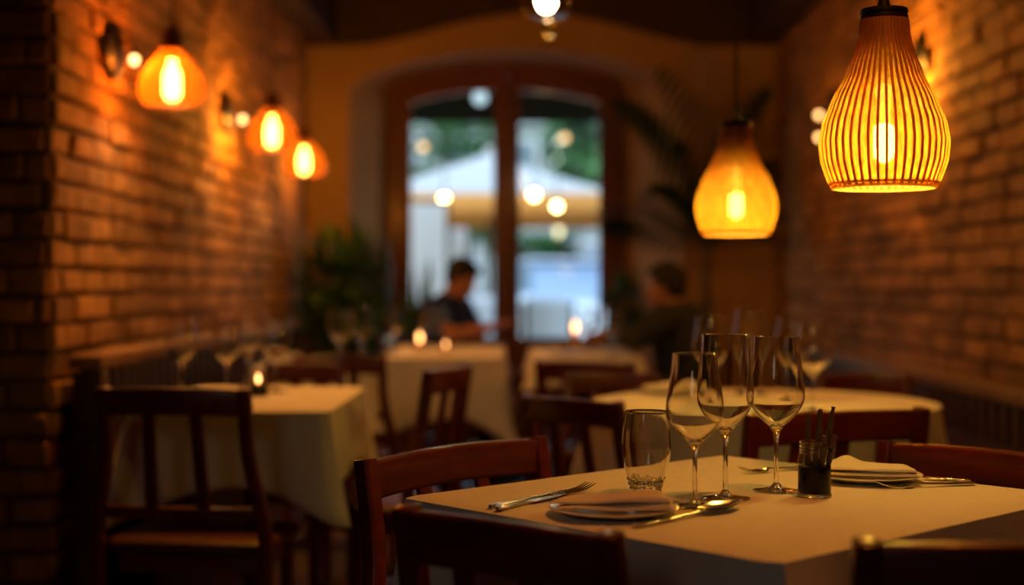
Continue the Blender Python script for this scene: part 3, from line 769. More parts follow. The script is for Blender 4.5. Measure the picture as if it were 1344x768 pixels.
pendant(pl(1160, 246, 2.4), 'large ribbed pear-shaped wooden pendant lamp in sharp focus over the front table', GP, True, 2.6)
pendant(pl(966, 307, 3.8), 'smaller glowing pear-shaped pendant lamp hanging over the right table before the palm', GP, True, 3.5)
pendant(pl(226, 138, 4.6), 'amber dome pendant over the left table, largest of the three', GA, False, .9)
pendant(pl(357, 197, 6.2), 'amber dome pendant over the left bench, middle of the three', GA, False, .9)
pendant(pl(399, 231, 7.3), 'amber dome pendant farthest along the left bench, smallest of the three', GA, False, .9)

# clear glass lantern at the top of the picture
loc = pl(717, 22, 5.0)
t = thing('glass_pendant_lamp', 'clear glass pendant lamp with a ball finial hanging in the middle of the room', 'pendant lamp', loc)
bm = B(); lathe(bm, [(.02, .0), (.07, .006), (.084, .03), (.086, .14), (.06, .19), (.035, .2)], 32, cap=False); put(bm, 'glass_shade', 'glass', t)
bm = B(); lathe(bm, [(.0005, .195), (.04, .195), (.042, .215), (.02, .24), (.0005, .242)], 24); put(bm, 'shade_cap', 'brass', t)
bm = B(); ball(bm, (.012, 0, -.042), .034, 16, 10); put(bm, 'finial_ball', 'glass', t)
bm = B(); tube(bm, [(0, 0, .0), (.008, 0, -.012)], .008, 8); put(bm, 'finial_stem', 'brass', t)
bm = B(); lathe(bm, [(.0005, .018), (.02, .024), (.032, .045), (.03, .07), (.014, .10), (.013, .12), (.0005, .121)], 20); put(bm, 'bulb', 'farbulb', t)
bm = B(); lathe(bm, [(.0005, .122), (.018, .122), (.018, .194), (.0005, .194)], 16); put(bm, 'lamp_socket', 'brass', t)
bm = B(); tube(bm, [(0, 0, .24), (0, 0, ZC - loc[2] - .01)], .004, 8); put(bm, 'cord', 'cord', t)
lamp('POINT', 'lamp_light', (0, 0, -.1), 2.0, WARM, t, shadow_soft_size=.04)

def sconce(y, z, side, label, group, twin=False, power=1.6, drop=.03):
    x = XL + .026 if side > 0 else XR - .026
    t = thing('wall_sconce', label, 'wall lamp', (x, y, z), 0 if side > 0 else PI, group)
    def turn(bm): bmesh.ops.rotate(bm, verts=bm.verts, cent=(0, 0, 0), matrix=Matrix.Rotation(PI/2, 3, 'Y'))
    bm = B(); lathe(bm, [(.0005, .0), (.093, .0), (.093, .008), (.08, .016), (.03, .022), (.0005, .023)], 36); turn(bm); put(bm, 'back_plate', 'black', t)
    for k in ((0, 1) if twin else (0,)):
        dz = -drop - .115 * k
        bm = B(); tube(bm, [(.02, 0, .03 - .115 * k), (.05, 0, .032 - .115 * k), (.068, 0, .015 - .115 * k), (.068, 0, dz + .02)], .007, 10); put(bm, 'arm', 'black', t)
        bm = B(); lathe(bm, [(.0005, dz + .014), (.012, dz + .014), (.012, dz + .032), (.0005, dz + .034)], 16, (.068, 0, 0)); put(bm, 'lamp_socket', 'black', t)
        bm = B(); ball(bm, (.068, 0, dz), (.015, .015, .018), 16, 10); put(bm, 'bulb', 'sbulb', t)
    lamp('POINT', 'lamp_light', (.135, .0, -.07), power, WARM, t, shadow_soft_size=.02)
    return t
GS = 'round-plate sconces on the left wall'
sconce(4.58, 1.83, 1, 'dark round-plate wall sconce on the left brick wall nearest the brick corner', GS, power=12)
sconce(6.42, 1.85, 1, 'dark round-plate wall sconce on the left wall between the near and middle amber pendants', GS, power=12)
sconce(8.2, 1.85, 1, 'dark wall sconce on the left wall behind the far amber pendants', GS, power=6)
GR = 'sconces on the right wall'
sconce(7.35, 1.98, -1, 'dark twin-bulb sconce on the right wall just left of the big pendant', GR, twin=True, power=2, drop=.03)
sconce(5.75, 2.0, -1, 'wall sconce on the right brick wall hidden behind the big pendant', GR, power=16)

# ------------------------------------------------------------------ plants
def leafq(bm, base, d, L, W, droop=.3, n=4, up=V((0, 0, 1)), lim=None):
    base, d = V(base), V(d).normalized(); s = d.cross(up)
    s = s.normalized() if s.length > .01 else V((1, 0, 0)); prev = None
    for k in range(n + 1):
        u = k / n; c = base + d * (L * u) - up * (droop * L * u * u); w = W * math.sin(PI * min(.98, .08 + .92 * u)) ** .8 / 2
        row = [c - s * w + up * w * .25, c, c + s * w + up * w * .25]
        if lim: row = [V((min(max(q.x, lim[0]), lim[1]), min(q.y, lim[2]), q.z)) + V((.001 * k, .001 * k, 0)) for q in row]
        row = [bm.verts.new(q) for q in row]
        if prev:
            for i in (0, 1): bm.faces.new((prev[i], prev[i+1], row[i+1], row[i]))
        prev = row
def pot_for(t, r=.15, h=.3):
    bm = B(); lathe(bm, [(.0005, .001), (r * .72, .001), (r, h - .04), (r * 1.08, h - .04), (r * 1.08, h), (r * .95, h), (r * .93, h - .03), (.0005, h - .03)], 32); put(bm, 'plant_pot', 'pot', t)
    bm = B(); lathe(bm, [(.0005, h - .031), (r * .925, h - .031), (r * .9, h - .015), (.0005, h - .012)], 24); put(bm, 'soil', 'soil', t)
def bushy(name, label, loc, cz, rad, n, leafL, leafW, mat, seed, pr=.16, ph=.3, cat='plant', lim=(-.29, .25, .5)):
    t = thing(name, label, cat, loc); r = random.Random(seed); pot_for(t, pr, ph)
    bm = B()
    for k in range(7):
        a = r.random() * 6.28; q = r.uniform(.3, .7)
        tube(bm, [(0, 0, ph - .03), (.3 * rad[0] * q * math.cos(a), .3 * rad[1] * q * math.sin(a), (ph + cz) / 2), (rad[0] * q * math.cos(a), rad[1] * q * math.sin(a), cz)], [.009, .007, .004], 7)
    put(bm, 'stem', 'stem', t)
    bm = B()
    for k in range(n):
        a = r.random() * 6.283; b = math.asin(r.uniform(-1, 1)); q = r.random() ** .45
        dv = V((math.cos(a) * math.cos(b), math.sin(a) * math.cos(b), math.sin(b)))
        q *= 1 + .18 * math.sin(a * 5 + b * 7)
        c = V((dv.x * rad[0], dv.y * rad[1], dv.z * rad[2])) * q * .86
        leafq(bm, c + V((0, 0, cz)), dv + V((r.uniform(-.5, .5), r.uniform(-.5, .5), r.uniform(-.1, .5))), leafL * r.uniform(.7, 1.25), leafW * r.uniform(.7, 1.2), r.uniform(.1, .6), 4, V((0, 0, 1)), lim)
    put(bm, 'foliage', mat, t)
    return t
bushy('potted_bush', 'big bushy dark green potted plant beside the left end of the arch', (-.97, 8.35, 0), 1.06, (.36, .30, .34), 760, .15, .05, 'leaf', 21)
bushy('potted_shrub', 'small leafy potted plant between the door and the man in grey', (.70, 8.75, 0), .92, (.15, .15, .21), 170, .13, .04, 'leaf', 22, .12, .35)
t = thing('blade_leaf_plant', 'tall upright green blade-leaf plant between the bushy plant and the door', 'plant', (-.585, 8.62, 0)); pot_for(t, .11, .34)
r = random.Random(9)
for k in range(13):
    a = r.random() * 6.283; q = r.uniform(.01, .05); b = V((q * math.cos(a), q * math.sin(a), .31))
    Lh = r.uniform(.62, .94); bm = B(); w0 = r.uniform(.06, .085); lean = V((math.cos(a), math.sin(a), 0)) * r.uniform(.02, .09)
    s = V((-math.sin(a + k), math.cos(a + k), 0)); rings = []
    for j in range(9):
        u = j / 8; w = w0 * (math.sin(PI * (.12 + .86 * u)) ** .6) / 2; c = b + lean * u * u + V((0, 0, Lh * u)); nrm = s.cross(V((0, 0, 1)))
        rings.append([c - s * w, c + nrm * .004, c + s * w, c + nrm * .001])
    loft(bm, rings); put(bm, 'leaf_blade', 'blade', t)
# palm
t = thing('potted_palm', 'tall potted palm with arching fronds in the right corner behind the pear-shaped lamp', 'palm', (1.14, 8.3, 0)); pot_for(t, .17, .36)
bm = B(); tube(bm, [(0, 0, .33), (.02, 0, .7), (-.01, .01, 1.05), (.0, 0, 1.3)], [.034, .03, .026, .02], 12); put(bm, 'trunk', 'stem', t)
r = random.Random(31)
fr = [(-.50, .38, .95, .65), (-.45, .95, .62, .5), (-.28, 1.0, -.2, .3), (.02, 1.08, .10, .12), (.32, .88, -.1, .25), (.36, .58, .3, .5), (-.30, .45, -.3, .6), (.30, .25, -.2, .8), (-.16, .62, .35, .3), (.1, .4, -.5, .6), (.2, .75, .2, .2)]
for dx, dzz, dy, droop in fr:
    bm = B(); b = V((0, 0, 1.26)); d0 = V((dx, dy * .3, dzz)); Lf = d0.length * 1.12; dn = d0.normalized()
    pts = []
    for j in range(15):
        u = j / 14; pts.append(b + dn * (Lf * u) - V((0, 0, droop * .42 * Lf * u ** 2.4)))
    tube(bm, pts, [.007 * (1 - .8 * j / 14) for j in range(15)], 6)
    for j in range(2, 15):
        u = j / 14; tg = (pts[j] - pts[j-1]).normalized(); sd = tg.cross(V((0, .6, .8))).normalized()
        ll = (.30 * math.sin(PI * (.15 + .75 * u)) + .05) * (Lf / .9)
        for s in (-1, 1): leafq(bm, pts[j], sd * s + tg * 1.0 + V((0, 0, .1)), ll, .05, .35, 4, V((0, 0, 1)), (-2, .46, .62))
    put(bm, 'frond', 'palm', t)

# ------------------------------------------------------------------ people
def rot_y(p, c, a):
    p = V(p) - V(c); return V(c) + V((p.x * math.cos(a) + p.z * math.sin(a), p.y, -p.x * math.sin(a) + p.z * math.cos(a)))
def person(label, loc, yaw, pose, shirt, sleeve):
    t = thing('person', label, 'person', loc, yaw)
    hc, pitch, turn = V(pose['head']), pose['pitch'], pose.get('turn', 0)
    RM = Matrix.Rotation(turn, 3, 'Z') @ Matrix.Rotation(pitch, 3, 'Y')
    hp = lambda x, y, z: hc + RM @ V((x, y, z)) * .92
    def hball(bm, c, s, n, m): ball(bm, c, [q * .92 for q in s], n, m, RM)
    bm = B()
    # head: skull, face, jaw, brow, nose, lips, ears
    hball(bm, hp(-.012, 0, .03), (.092, .074, .088), 22, 14); hball(bm, hp(.026, 0, -.025), (.062, .062, .085), 20, 12); hball(bm, hp(.045, 0, -.085), (.036, .040, .030), 14, 10)
    hball(bm, hp(.066, 0, .022), (.02, .05, .014), 12, 8)
    tube(bm, [hp(.078, 0, .012), hp(.093, 0, -.014), hp(.101, 0, -.030), hp(.086, 0, -.04)], [.008, .011, .013, .008], 10)
    hball(bm, hp(.081, 0, -.060), (.011, .022, .006), 10, 6); hball(bm, hp(.079, 0, -.071), (.011, .020, .007), 10, 6)
    for s in (-1, 1):
        hball(bm, hp(.060, s * .043, -.025), (.022, .02, .022), 10, 8)
        hball(bm, hp(-.005, s * .074, -.012), (.017, .009, .031), 10, 8)
    sh = pose['shoulder']; nk = pose['neck']
    tube(bm, [nk, (V(nk) + hp(-.02, 0, -.06)) / 2, hp(-.016, 0, -.05)], [.062, .056, .056], 14)
    sp = pose['spine']
    tube(bm, sp, [.13, .118, .128, .12, .075], 18, up=V((1, 0, 0)))
    for s in (-1, 1):
        A = pose['arm_l' if s > 0 else 'arm_r']
        tube(bm, [V(sp[-2]) + V((0, s * .05, .0)), A[0], (V(A[0]) * .5 + V(A[1]) * .5), A[1], V(A[1]) * .55 + V(A[2]) * .45, A[2]], [.075, .060, .050, .043, .040, .027], 12)
        # hand with palm, four unequal curled fingers, thumb from the side of the palm
        w = V(A[2]); d = (V(A[2]) - V(A[1])).normalized(); hd = (d + V(pose.get('hand_bend', (0, 0, -.25)))).normalized()
        side = hd.cross(V((0, 0, 1))).normalized() * s; nrm = side.cross(hd).normalized() * s
        if nrm.z < 0: nrm = -nrm
        inner = -side if False else side * -1
        pts = [w + hd * (.085 * k / 4) for k in range(5)]
        loft(bm, [[p + side * x + nrm * z for x, z in rrect(wd, hh, hh * .45, 3)] for p, wd, hh in zip(pts, (.045, .062, .076, .082, .080), (.034, .032, .030, .028, .024))])
        for k, fl in enumerate((.070, .080, .075, .058)):
            o = w + hd * .083 + side * ((k - 1.5) * .0205) * -1
            c1 = o + hd * fl * .42 - nrm * .006; c2 = c1 + (hd * .8 - nrm * .55).normalized() * fl * .32; c3 = c2 + (hd * .45 - nrm * .85).normalized() * fl * .26
            tube(bm, [o - hd * .02, o, c1, c2, c3], [.0095, .0095, .009, .0082, .0068], 9)
        o = w + hd * .028 + inner * .030
        tube(bm, [o, o + inner * .022 + hd * .022, o + inner * .030 + hd * .050 - nrm * .008, o + inner * .024 + hd * .074 - nrm * .014], [.013, .012, .0105, .008], 9)
    for s in (-1, 1):
        Lg = pose['leg_l' if s > 0 else 'leg_r']
        tube(bm, [V(sp[0]) + V((0, s * .07, .0)), Lg[0], V(Lg[0]) * .5 + V(Lg[1]) * .5, Lg[1], V(Lg[1]) * .6 + V(Lg[2]) * .4, Lg[2]], [.10, .086, .070, .056, .05, .034], 12)
        fx = V(Lg[2]); tube(bm, [fx + V((-.05, 0, -.045)), fx + V((.04, 0, -.05)), fx + V((.13, 0, -.063)), fx + V((.18, 0, -.066))], [.032, .038, .03, .02], 10)
    put(bm, 'person_body', 'skin', t, mods=[('REMESH', dict(mode='VOXEL', voxel_size=.0055, use_smooth_shade=True)), ('SMOOTH', dict(factor=.5, iterations=3))])
    # clothes follow the body
    bm = B()
    e = .011
    tube(bm, sp, [.142, .130, .140, .134, .085], 20, up=V((1, 0, 0)))
    for s in (-1, 1):
        A = pose['arm_l' if s > 0 else 'arm_r']; a0, a1, a2 = V(A[0]), V(A[1]), V(A[2])
        seq = [V(sp[-2]) + V((0, s * .05, .0)), a0, a0.lerp(a1, .5), a1, a1.lerp(a2, .45), a1.lerp(a2, .93)]; rr = [.088, .073, .064, .056, .052, .042]
        if sleeve < 1: seq = seq[:3] + [a0.lerp(a1, .78)]; rr = rr[:3] + [.063]
        tube(bm, seq, rr, 14)
    tube(bm, [V(nk) - V((.012, 0, .03)), V(nk) + V((0, 0, .022))], [.082, .070], 16)
    put(bm, 'shirt' if sleeve < 1 else 'jacket', shirt, t, mods=[('REMESH', dict(mode='VOXEL', voxel_size=.009, use_smooth_shade=True)), ('SMOOTH', dict(factor=.5, iterations=4))])
    bm = B()
    tube(bm, [V(sp[0]) + V((-.01, 0, .10)), V(sp[0]) + V((0, 0, -.01))], [.142, .138], 18)
    for s in (-1, 1):
        Lg = pose['leg_l' if s > 0 else 'leg_r']
        tube(bm, [V(sp[0]) + V((0, s * .07, .0)), Lg[0], V(Lg[0]) * .5 + V(Lg[1]) * .5, Lg[1], V(Lg[1]) * .6 + V(Lg[2]) * .4, V(Lg[1]) * .06 + V(Lg[2]) * .94], [.104, .095, .080, .070, .064, .055], 12)
    put(bm, 'trousers', 'trousers', t, mods=[('REMESH', dict(mode='VOXEL', voxel_size=.010, use_smooth_shade=True)), ('SMOOTH', dict(factor=.5, iterations=4))])
    for s in (-1, 1):
        Lg = pose['leg_l' if s > 0 else 'leg_r']; fx = V(Lg[2])
        bm = B(); rings = []
        for x, w, h in ((-.075, .04, .05), (-.06, .075, .085), (0, .085, .095), (.06, .09, .07), (.14, .095, .052), (.19, .08, .042), (.205, .04, .03)):
            rings.append([fx + V((x, a, -fx.z + .002 + h / 2 + b)) for a, b in rrect(w, h, .02, 3)])
        loft(bm, rings); put(bm, 'shoe', 'rubber', t)
    # hair: a cap of short hair, fuller on top and back
    bm = B()
    hball(bm, hp(-.026, 0, .050), (.096, .084, .086), 22, 14); hball(bm, hp(-.05, 0, .008), (.066, .077, .085), 20, 12); hball(bm, hp(.036, 0, .092), (.048, .062, .030), 16, 10)
    for s in (-1, 1): hball(bm, hp(-.004, s * .066, .035), (.030, .018, .042), 12, 8)
    r = random.Random(4)
    for k in range(36):
        a = r.random() * 6.28; q = r.random()
        c = V((-.02 + .075 * q * math.cos(a), .062 * q * math.sin(a), .115 - .05 * q * q)); tube(bm, [hp(*c), hp(*(c + V((r.uniform(0, .02), r.uniform(-.01, .01), .022))))], [.014, .006], 6)
    put(bm, 'hair', 'hair', t, mods=[('REMESH', dict(mode='VOXEL', voxel_size=.006, use_smooth_shade=True)), ('SMOOTH', dict(factor=.5, iterations=2))])
    for s in (-1, 1):
        bm = B(); hball(bm, hp(.073, s * .031, .0), (.010, .013, .006), 10, 8); put(bm, 'eye', 'hair', t)
    return t
Z0 = .575
man_a = dict(head=(.195, 0, 1.10), pitch=.55, turn=0, neck=(.135, 0, 1.0), shoulder=.19,
    spine=[(0, 0, .585), (.03, 0, .70), (.07, 0, .83), (.10, 0, .93), (.125, 0, .985)],
    arm_r=[(.10, -.175, .94), (.274, -.27, .80), (.48, -.20, .845)], arm_l=[(.10, .175, .94), (.20, .25, .72), (.36, .13, .62)],
    leg_r=[(.08, -.10, .555), (.42, -.11, .52), (.40, -.11, .075)], leg_l=[(.08, .10, .555), (.42, .12, .52), (.36, .12, .075)], hand_bend=(0, 0, .15))
person('man in a short-sleeved navy shirt looking down, forearm resting on the table', (-.455, 8.02, 0), math.radians(-25), man_a, 'navy', .7)
man_b = dict(head=(.085, 0, 1.055), pitch=.12, turn=.1, neck=(.035, 0, .965), shoulder=.2,
    spine=[(0, 0, .585), (.0, 0, .70), (.01, 0, .82), (.02, 0, .91), (.03, 0, .965)],
    arm_l=[(.02, .19, .915), (.10, .27, .832), (.315, .15, .842)], arm_r=[(.02, -.19, .915), (.14, -.26, .832), (.33, -.1, .842)],
    leg_r=[(.08, -.09, .555), (.34, -.09, .50), (.15, -.065, .075)], leg_l=[(.08, .09, .555), (.34, .09, .50), (.10, .065, .075)], hand_bend=(0, 0, -.12))
person('man in a dark grey jacket with black hair, seated facing left at the far right', (.80, 6.70, 0), math.radians(152), man_b, 'jacket', 1)
f = V((math.cos(math.radians(-25)), math.sin(math.radians(-25)))); c = V((-.455, 8.02)) - f * .215; s = V((f.y, -f.x)) * .19
chair(V((*(c - s), 0)), V((*(c + s), 0)), .78, 'dark chair under the man in the navy shirt')
f = V((math.cos(math.radians(152)), math.sin(math.radians(152)))); c = V((.80, 6.70)) - f * .215; s = V((f.y, -f.x)) * .19
chair(V((*(c - s), 0)), V((*(c + s), 0)), .78, 'dark chair under the man in the grey jacket')

# ------------------------------------------------------------------ outside, beyond the glass door
struct(slab('ground', (-14, YD + .25, -.12), (14, 46, -.02), 'paving'))
def oq(px, y, z): return V(((px - CX) * y / F, y, z))
t = thing('patio_umbrella', 'white square patio umbrella with an ochre valance outside the glass door', 'umbrella', (oq(642, 14.2, 0)[0], 14.2, -.02))
hw, ze, zp = 1.25, 1.90, 2.37
bm = B(); rings = []
for k in range(9):
    u = k / 8; q = hw * (1 - u) + .03 * u; z = ze + (zp - ze) * u - .03 * math.sin(PI * u)
    rings.append([V((x, y, z + .02)) for x, y in rrect(2*q, 2*q, .02, 2)])
loft(bm, rings, cap=False); put(bm, 'canopy', 'canvas', t, mods=[('SOLIDIFY', dict(thickness=.006))])
bm = B(); loft(bm, [[V((x, y, z)) for x, y in rrect(2*hw + .01, 2*hw + .01, .03, 3)] for z in (ze - .20, ze + .022)], cap=False); put(bm, 'valance', 'valance', t, mods=[('SOLIDIFY', dict(thickness=.004))])
bm = B(); tube(bm, [(0, 0, .03), (0, 0, zp + .02)], .024, 12); put(bm, 'pole', 'black', t)
bm = B(); ball(bm, (0, 0, zp + .05), (.04, .04, .045), 14, 10); put(bm, 'finial', 'canvas', t)
bm = B(); box(bm, (0, 0, .035), (.5, .5, .07), .02); put(bm, 'base_plate', 'black', t)
for i in range(4):
    a = PI/4 + i * PI/2; bm = B(); sweep(bm, [(0, 0, zp - .06), (hw * 1.38 * math.cos(a), hw * 1.38 * math.sin(a), ze + .005)], (.018, .012), .003); put(bm, 'rib', 'black', t)
lamp('POINT', 'lamp_light', (0, -.3, ze - .12), 5, (1, .5, .15), t, shadow_soft_size=.1)
def globe(loc, rad, mat, label, group, ztop):
    t = thing('festoon_lamp' if 'string' in label else 'globe_lamp', label, 'outdoor lamp', loc, 0, group)
    bm = B(); ball(bm, (0, 0, 0), rad, 16, 10); put(bm, 'bulb', mat, t)
    bm = B(); lathe(bm, [(.0005, rad * .8), (rad * .5, rad * .8), (rad * .5, rad * 1.6), (.0005, rad * 1.7)], 14); put(bm, 'lamp_socket', 'black', t)
    bm = B(); tube(bm, [(0, 0, rad * 1.6), (0, 0, ztop - loc[2])], .006, 6); put(bm, 'cord', 'cord', t)
GF = 'string lights outside'
for px, py, y, rad, mat, lab, zt in ((583, 261, 12.6, .031, 'fest', 'bright string light bulb seen through the left door pane', 2.42), (701, 256, 12.6, .034, 'fest', 'bright string light bulb just right of the centre stile', 2.42),
                              (731, 271, 12.4, .030, 'fest', 'string light bulb at the middle of the right door pane', 2.42), (555, 193, 12.5, .032, 'festdim', 'dim string light bulb high in the left door pane', 2.42), (741, 181, 12.5, .032, 'festdim', 'dim string light bulb high in the right door pane', 2.42)):
    q = Q(px, py, y); globe((q.x, q.y, q.z), rad, mat, lab, GF, zt)
bm = B(); tube(bm, [(-3, 12.5, 2.5)] + [(x / 4, 12.5, 2.42 + .02 * math.cos(x)) for x in range(-10, 11)] + [(3, 12.5, 2.5)], .008, 6)
o = put(bm, 'light_string_cable', 'cord'); o['label'] = 'dark cable that carries the string lights above the patio'; o['category'] = 'cable'
q = Q(630, 128, 10.3); globe((q.x, q.y, q.z), .05, 'white_lamp', 'small cool white globe lamp under the awning above the left door pane', None, 2.62)
# awning over the door
t = thing('awning', 'dark awning over the outside of the door, filling its top', 'awning', (-.05, YD + .22, 2.245))
bm = B(); loft(bm, [[V((x, y, z)) for x, z in ((-2, b), (2, b), (2, b + .03), (-2, b + .03))] for y, b in ((.0, .75), (.5, .55), (1.1, .32))]); put(bm, 'canopy', 'awning', t)
bm = B(); box(bm, (0, 1.11, .19), (4, .02, .27), .004); put(bm, 'valance', 'awning', t)
for s in (-1, 1):
    bm = B(); tube(bm, [(s * 1.7, .02, .2), (s * 1.7, 1.08, .3)], .015, 8); put(bm, 'arm', 'black', t)
# hanging curtains at the left
for px0, px1, y, lab in ((538, 584, 12.1, 'wide white curtain hanging on the terrace at the left of the left pane'), (591, 613, 15.9, 'narrow white curtain hanging on the terrace behind the man in navy')):
    a, b = oq(px0, y, 0), oq(px1, y, 0); W = b.x - a.x
    bm = B(); rings = []
    for z in (0.02, .6, 1.2, 1.78):
        rings.append([V((W * k / 40, .04 * math.sin(k * 1.1) * (1 - .2 * z), z)) for k in range(41)] + [V((W * k / 40, .01 + .04 * math.sin(k * 1.1) * (1 - .2 * z), z)) for k in range(40, -1, -1)])
    loft(bm, rings); t = thing('terrace_curtain', lab, 'curtain', (a.x, y, -.02), 0, 'white terrace curtains'); put(bm, 'curtain_fabric', 'curtain', t)
    bm = B(); tube(bm, [(-.03, .005, 1.80), (W + .03, .005, 1.80)], .014, 8); put(bm, 'curtain_rod', 'black', t)
    for xx in (-.025, W + .025):
        bm = B(); tube(bm, [(xx, .005, 0), (xx, .005, 1.8)], .012, 8); put(bm, 'rod_post', 'black', t)
# house across the street
t = thing('building', 'pale rendered house across the street, seen left of the centre stile', 'building', (-3.4, 36, -.02))
bm = B(); box(bm, (0, 1.5, 3.2), (9.0, 3, 6.4), .02); put(bm, 'house_wall', 'facade', t, smooth=False)
for i in range(6):
    for j in range(2):
        x = -3.9 + 1.5 * i; z = 1.5 + 2.5 * j
        bm = B(); box(bm, (x, -.03, z), (.95, .08, 1.6), .01); w = put(bm, 'window', 'curtain', t)
        bm = B(); box(bm, (x, -.075, z), (.78, .02, 1.42), .004); put(bm, 'pane', 'carglass', w)
bm = B(); box(bm, (0, 1.5, 6.5), (9.5, 3.6, .25), .03); put(bm, 'roof', 'pot', t)
t = thing('building', 'grey rendered house across the street, seen in the right door pane above the car', 'building', (6.2, 37, -.02))
bm = B(); box(bm, (0, 1.5, 2.9), (9.6, 3, 5.8), .02); put(bm, 'house_wall', 'facade', t, smooth=False)
for i in range(6):
    for j in range(2):
        x = -4.0 + 1.6 * i; z = 1.5 + 2.4 * j
        bm = B(); box(bm, (x, -.03, z), (.9, .08, 1.4), .01); w = put(bm, 'window', 'curtain', t)
        bm = B(); box(bm, (x, -.075, z), (.74, .02, 1.24), .004); put(bm, 'pane', 'carglass', w)
bm = B(); box(bm, (0, 1.5, 5.9), (10, 3.6, .25), .03); put(bm, 'roof', 'pot', t)
t = thing('garden_wall', 'low pale garden wall across the street behind the car', 'wall', (4.6, 30, -.02)); bm = B(); box(bm, (0, 0, .75), (6.6, .3, 1.5), .02); put(bm, 'masonry', 'facade', t)
bm = B(); box(bm, (0, 0, 1.53), (6.7, .4, .07), .02); put(bm, 'coping', 'paving', t)
def tree(loc, label, cz, rad, n, seed, h, name='tree'):
    t = thing(name, label, 'tree' if name == 'tree' else 'shrub', loc, 0, 'greenery across the street'); r = random.Random(seed)
    bm = B(); tube(bm, [(0, 0, 0), (.03, 0, h * .5), (0, .02, h)], [.14 * rad[0], .11 * rad[0], .07 * rad[0]], 10); put(bm, 'trunk', 'bark', t)
    bm = B()
    for k in range(n):
        a = r.random() * 6.283; b = math.asin(r.uniform(-1, 1)); q = r.random() ** .4 * (1 + .15 * math.sin(4 * a + 3 * b))
        dv = V((math.cos(a) * math.cos(b), math.sin(a) * math.cos(b), math.sin(b)))
        leafq(bm, V((dv.x * rad[0], dv.y * rad[1], dv.z * rad[2])) * q + V((0, 0, cz)), dv + V((r.uniform(-.6, .6), r.uniform(-.6, .6), .2)), .42, .24, .4, 2)
    put(bm, 'crown', 'tree', t)
tree((2.2, 25.5, 0), 'broad green tree filling the top of the right door pane', 4.2, (1.8, 1.4, 1.9), 1500, 51, 3)
tree((-1.0, 30.6, 0), 'green tree behind the umbrella left of the centre stile', 3.6, (1.3, 1.3, 1.6), 900, 52, 2.6)
tree((-1.7, 26, 0), 'green shrub behind the man in navy beyond the terrace', 1.7, (.75, .7, 1.1), 600, 53, 1.2, 'shrub')
tree((.60, 27.2, 0), 'round green shrub beyond the street just right of the centre stile', 1.3, (.55, .5, .65), 500, 54, 1.0, 'shrub')
tree((5.2, 28, 0), 'green tree at the right edge of the right door pane', 3.0, (1.2, 1.1, 1.6), 700, 55, 2)
# parked car
t = thing('car', 'pale blue parked car seen through the right door pane', 'car', (oq(735, 21.5, 0).x, 21.5, -.02), PI / 2 + .25)
bm = B(); rings = []
for x, zt, w in ((-2.0, .62, 1.5), (-1.9, .86, 1.66), (-1.2, .95, 1.74), (-.2, .98, 1.76), (.9, .98, 1.76), (1.7, .93, 1.7), (1.98, .78, 1.6), (2.05, .5, 1.5)):
    rings.append([V((x, a, .24 + (zt - .24) / 2 + b)) for a, b in rrect(w, zt - .24, .16, 4)])
loft(bm, rings); body = put(bm, 'car_body', 'car', t)
bm = B(); rings = []
for x, z, w in ((-1.15, .95, 1.50), (-.55, 1.36, 1.28), (.2, 1.44, 1.26), (.95, 1.40, 1.24), (1.65, .95, 1.46)):
    rings.append([V((x, -w/2, .93)), V((x, w/2, .93)), V((x, w/2 * .92, z)), V((x, -w/2 * .92, z))])
loft(bm, rings); put(bm, 'cabin_glass', 'carglass', t)
bm = B(); box(bm, (.2, 0, 1.44), (1.5, 1.2, .05), .03); put(bm, 'roof_panel', 'car', t)
for sx in (-1.3, 1.3):
    for sy in (-.78, .78):
        bm = B(); lathe(bm, [(.0005, -.1), (.2, -.1), (.3, -.09), (.32, -.05), (.32, .05), (.3, .09), (.2, .1), (.0005, .1)], 24); bmesh.ops.rotate(bm, verts=bm.verts, cent=(0, 0, 0), matrix=Matrix.Rotation(PI/2, 3, 'X')); bmesh.ops.translate(bm, verts=bm.verts, vec=(sx, sy, .32)); put(bm, 'wheel', 'rubber', t)
for sy in (-.62, .62):
    bm = B(); box(bm, (-1.98, sy, .72), (.08, .3, .14), .03); put(bm, 'tail_lamp', 'carlamp', t)
# cushioned terrace armchairs
def armchair(loc, rz, label):
    t = thing('patio_armchair', label, 'armchair', loc, rz, 'white patio armchairs')
    for x in (-.26, .26):
        for y in (-.26, .26): bm = B(); tube(bm, [(x, y, .0), (x, y, .38 if y < 0 else .95)], .018, 8); put(bm, 'leg', 'black', t)
        bm = B(); box(bm, (x, -.0, .60), (.05, .56, .03), .01); put(bm, 'armrest', 'black', t)
    bm = B(); box(bm, (0, 0, .42), (.5, .5, .14), .05); put(bm, 'seat_cushion', 'cushion', t)
    bm = B(); box(bm, (0, .21, .74), (.5, .13, .50), .05); put(bm, 'back_cushion', 'cushion', t)
armchair((oq(633, 12.2, 0).x, 12.2, -.02), .4, 'white cushioned patio armchair behind the forearm of the man in navy')
armchair((oq(692, 11.6, 0).x, 11.6, -.02), -2.4, 'white cushioned patio armchair low in the right pane beside the centre stile')

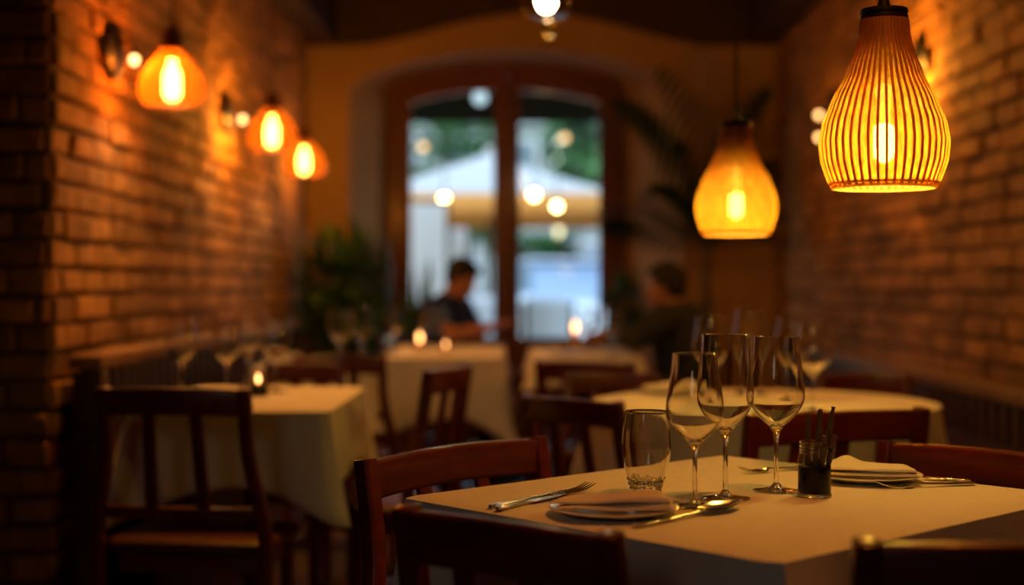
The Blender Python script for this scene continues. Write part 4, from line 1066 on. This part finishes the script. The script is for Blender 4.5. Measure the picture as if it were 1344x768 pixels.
# ------------------------------------------------------------------ light
def spot(x, y, power, ang=70, blend=.8, rgb=(1, .33, .03), size=.05, tx=None, ty=None):
    o = lamp('SPOT', 'ceiling_downlight', (x, y, ZC - .02), power, rgb, None, spot_size=math.radians(ang), spot_blend=blend, shadow_soft_size=size)
    if tx is not None:
        d = V((tx, ty, .75)) - o.location; o.rotation_euler = d.to_track_quat('-Z', 'Y').to_euler()
    return o
spot(.72, 1.85, 70, 52, rgb=(1, .275, .026), tx=.45, ty=2.2)
spot(-.7, 4.3, 105, 45, tx=-.75, ty=4.1)
spot(-.6, 6.6, 55, 50, tx=-.45, ty=6.6)
spot(.75, 4.0, 70, 50, rgb=(1, .29, .024), tx=.75, ty=3.9)
fill_l = lamp('SPOT', 'camera_fill_light', (-1.2, YF + .3, 2.3), 17, (1.0, .82, .60), None, spot_size=math.radians(46), spot_blend=.7, shadow_soft_size=.55)  # fill spot added behind the camera to lift the front of the cloths
fill_l.rotation_euler = (V((.15, 2.5, .6)) - fill_l.location).to_track_quat('-Z', 'Y').to_euler()
W = bpy.data.worlds.new('dusk_sky'); sc.world = W; W.use_nodes = True
nt = W.node_tree; bg = nt.nodes['Background']
sky = nt.nodes.new('ShaderNodeTexSky'); sky.sky_type = 'NISHITA'; sky.sun_disc = False; sky.sun_elevation = math.radians(58); sky.sun_rotation = math.radians(200); sky.air_density = 1.5; sky.dust_density = .6
mxs = nt.nodes.new('ShaderNodeMixRGB'); mxs.blend_type = 'MULTIPLY'; mxs.inputs[0].default_value = 1; mxs.inputs[2].default_value = (1.04, 1, .93, 1)
nt.links.new(sky.outputs[0], mxs.inputs[1]); nt.links.new(mxs.outputs[0], bg.inputs[0]); bg.inputs[1].default_value = .58
sun = lamp('SUN', 'terrace_fill_sun', (0, 0, 8), .5, (1, .94, .86), None, angle=.2)  # weak sun added to brighten the terrace curtain and umbrella
sun.rotation_euler = V((.35, .62, -.72)).to_track_quat('-Z', 'Y').to_euler()
por = lamp('AREA', 'door_sky_portal', ((xi0 + xi1) / 2, YD + .1, 1.6), 1, (1, 1, 1), None, shape='RECTANGLE', size=1.5, size_y=2.2)
por.rotation_euler = (-PI / 2, 0, 0); por.data.cycles.is_portal = True

# ------------------------------------------------------------------ camera
cam = bpy.data.cameras.new('camera'); co = bpy.data.objects.new('camera', cam); col.objects.link(co); sc.camera = co
co.location = (0, 0, CAMZ); co.rotation_euler = (PI / 2, 0, 0)
cam.sensor_width = 36; cam.lens = 36 * F / 1344; cam.shift_y = -(384 - CY) / 1344
cam.clip_start = .05
cam.dof.use_dof = True; cam.dof.focus_distance = 2.25; cam.dof.aperture_fstop = 1.6; cam.dof.aperture_blades = 0
sc.view_settings.view_transform = 'Standard'; sc.view_settings.look = 'None'; sc.view_settings.exposure = 0; sc.view_settings.gamma = 1
sc.view_settings.use_curve_mapping = False
cy = sc.cycles
cy.use_denoising = True; cy.denoiser = 'OPENIMAGEDENOISE'
cy.max_bounces = 12; cy.diffuse_bounces = 4; cy.glossy_bounces = 4; cy.transmission_bounces = 10; cy.transparent_max_bounces = 24
cy.caustics_reflective = False; cy.caustics_refractive = True; cy.blur_glossy = .5
cy.sample_clamp_indirect = 16; cy.sample_clamp_direct = 0
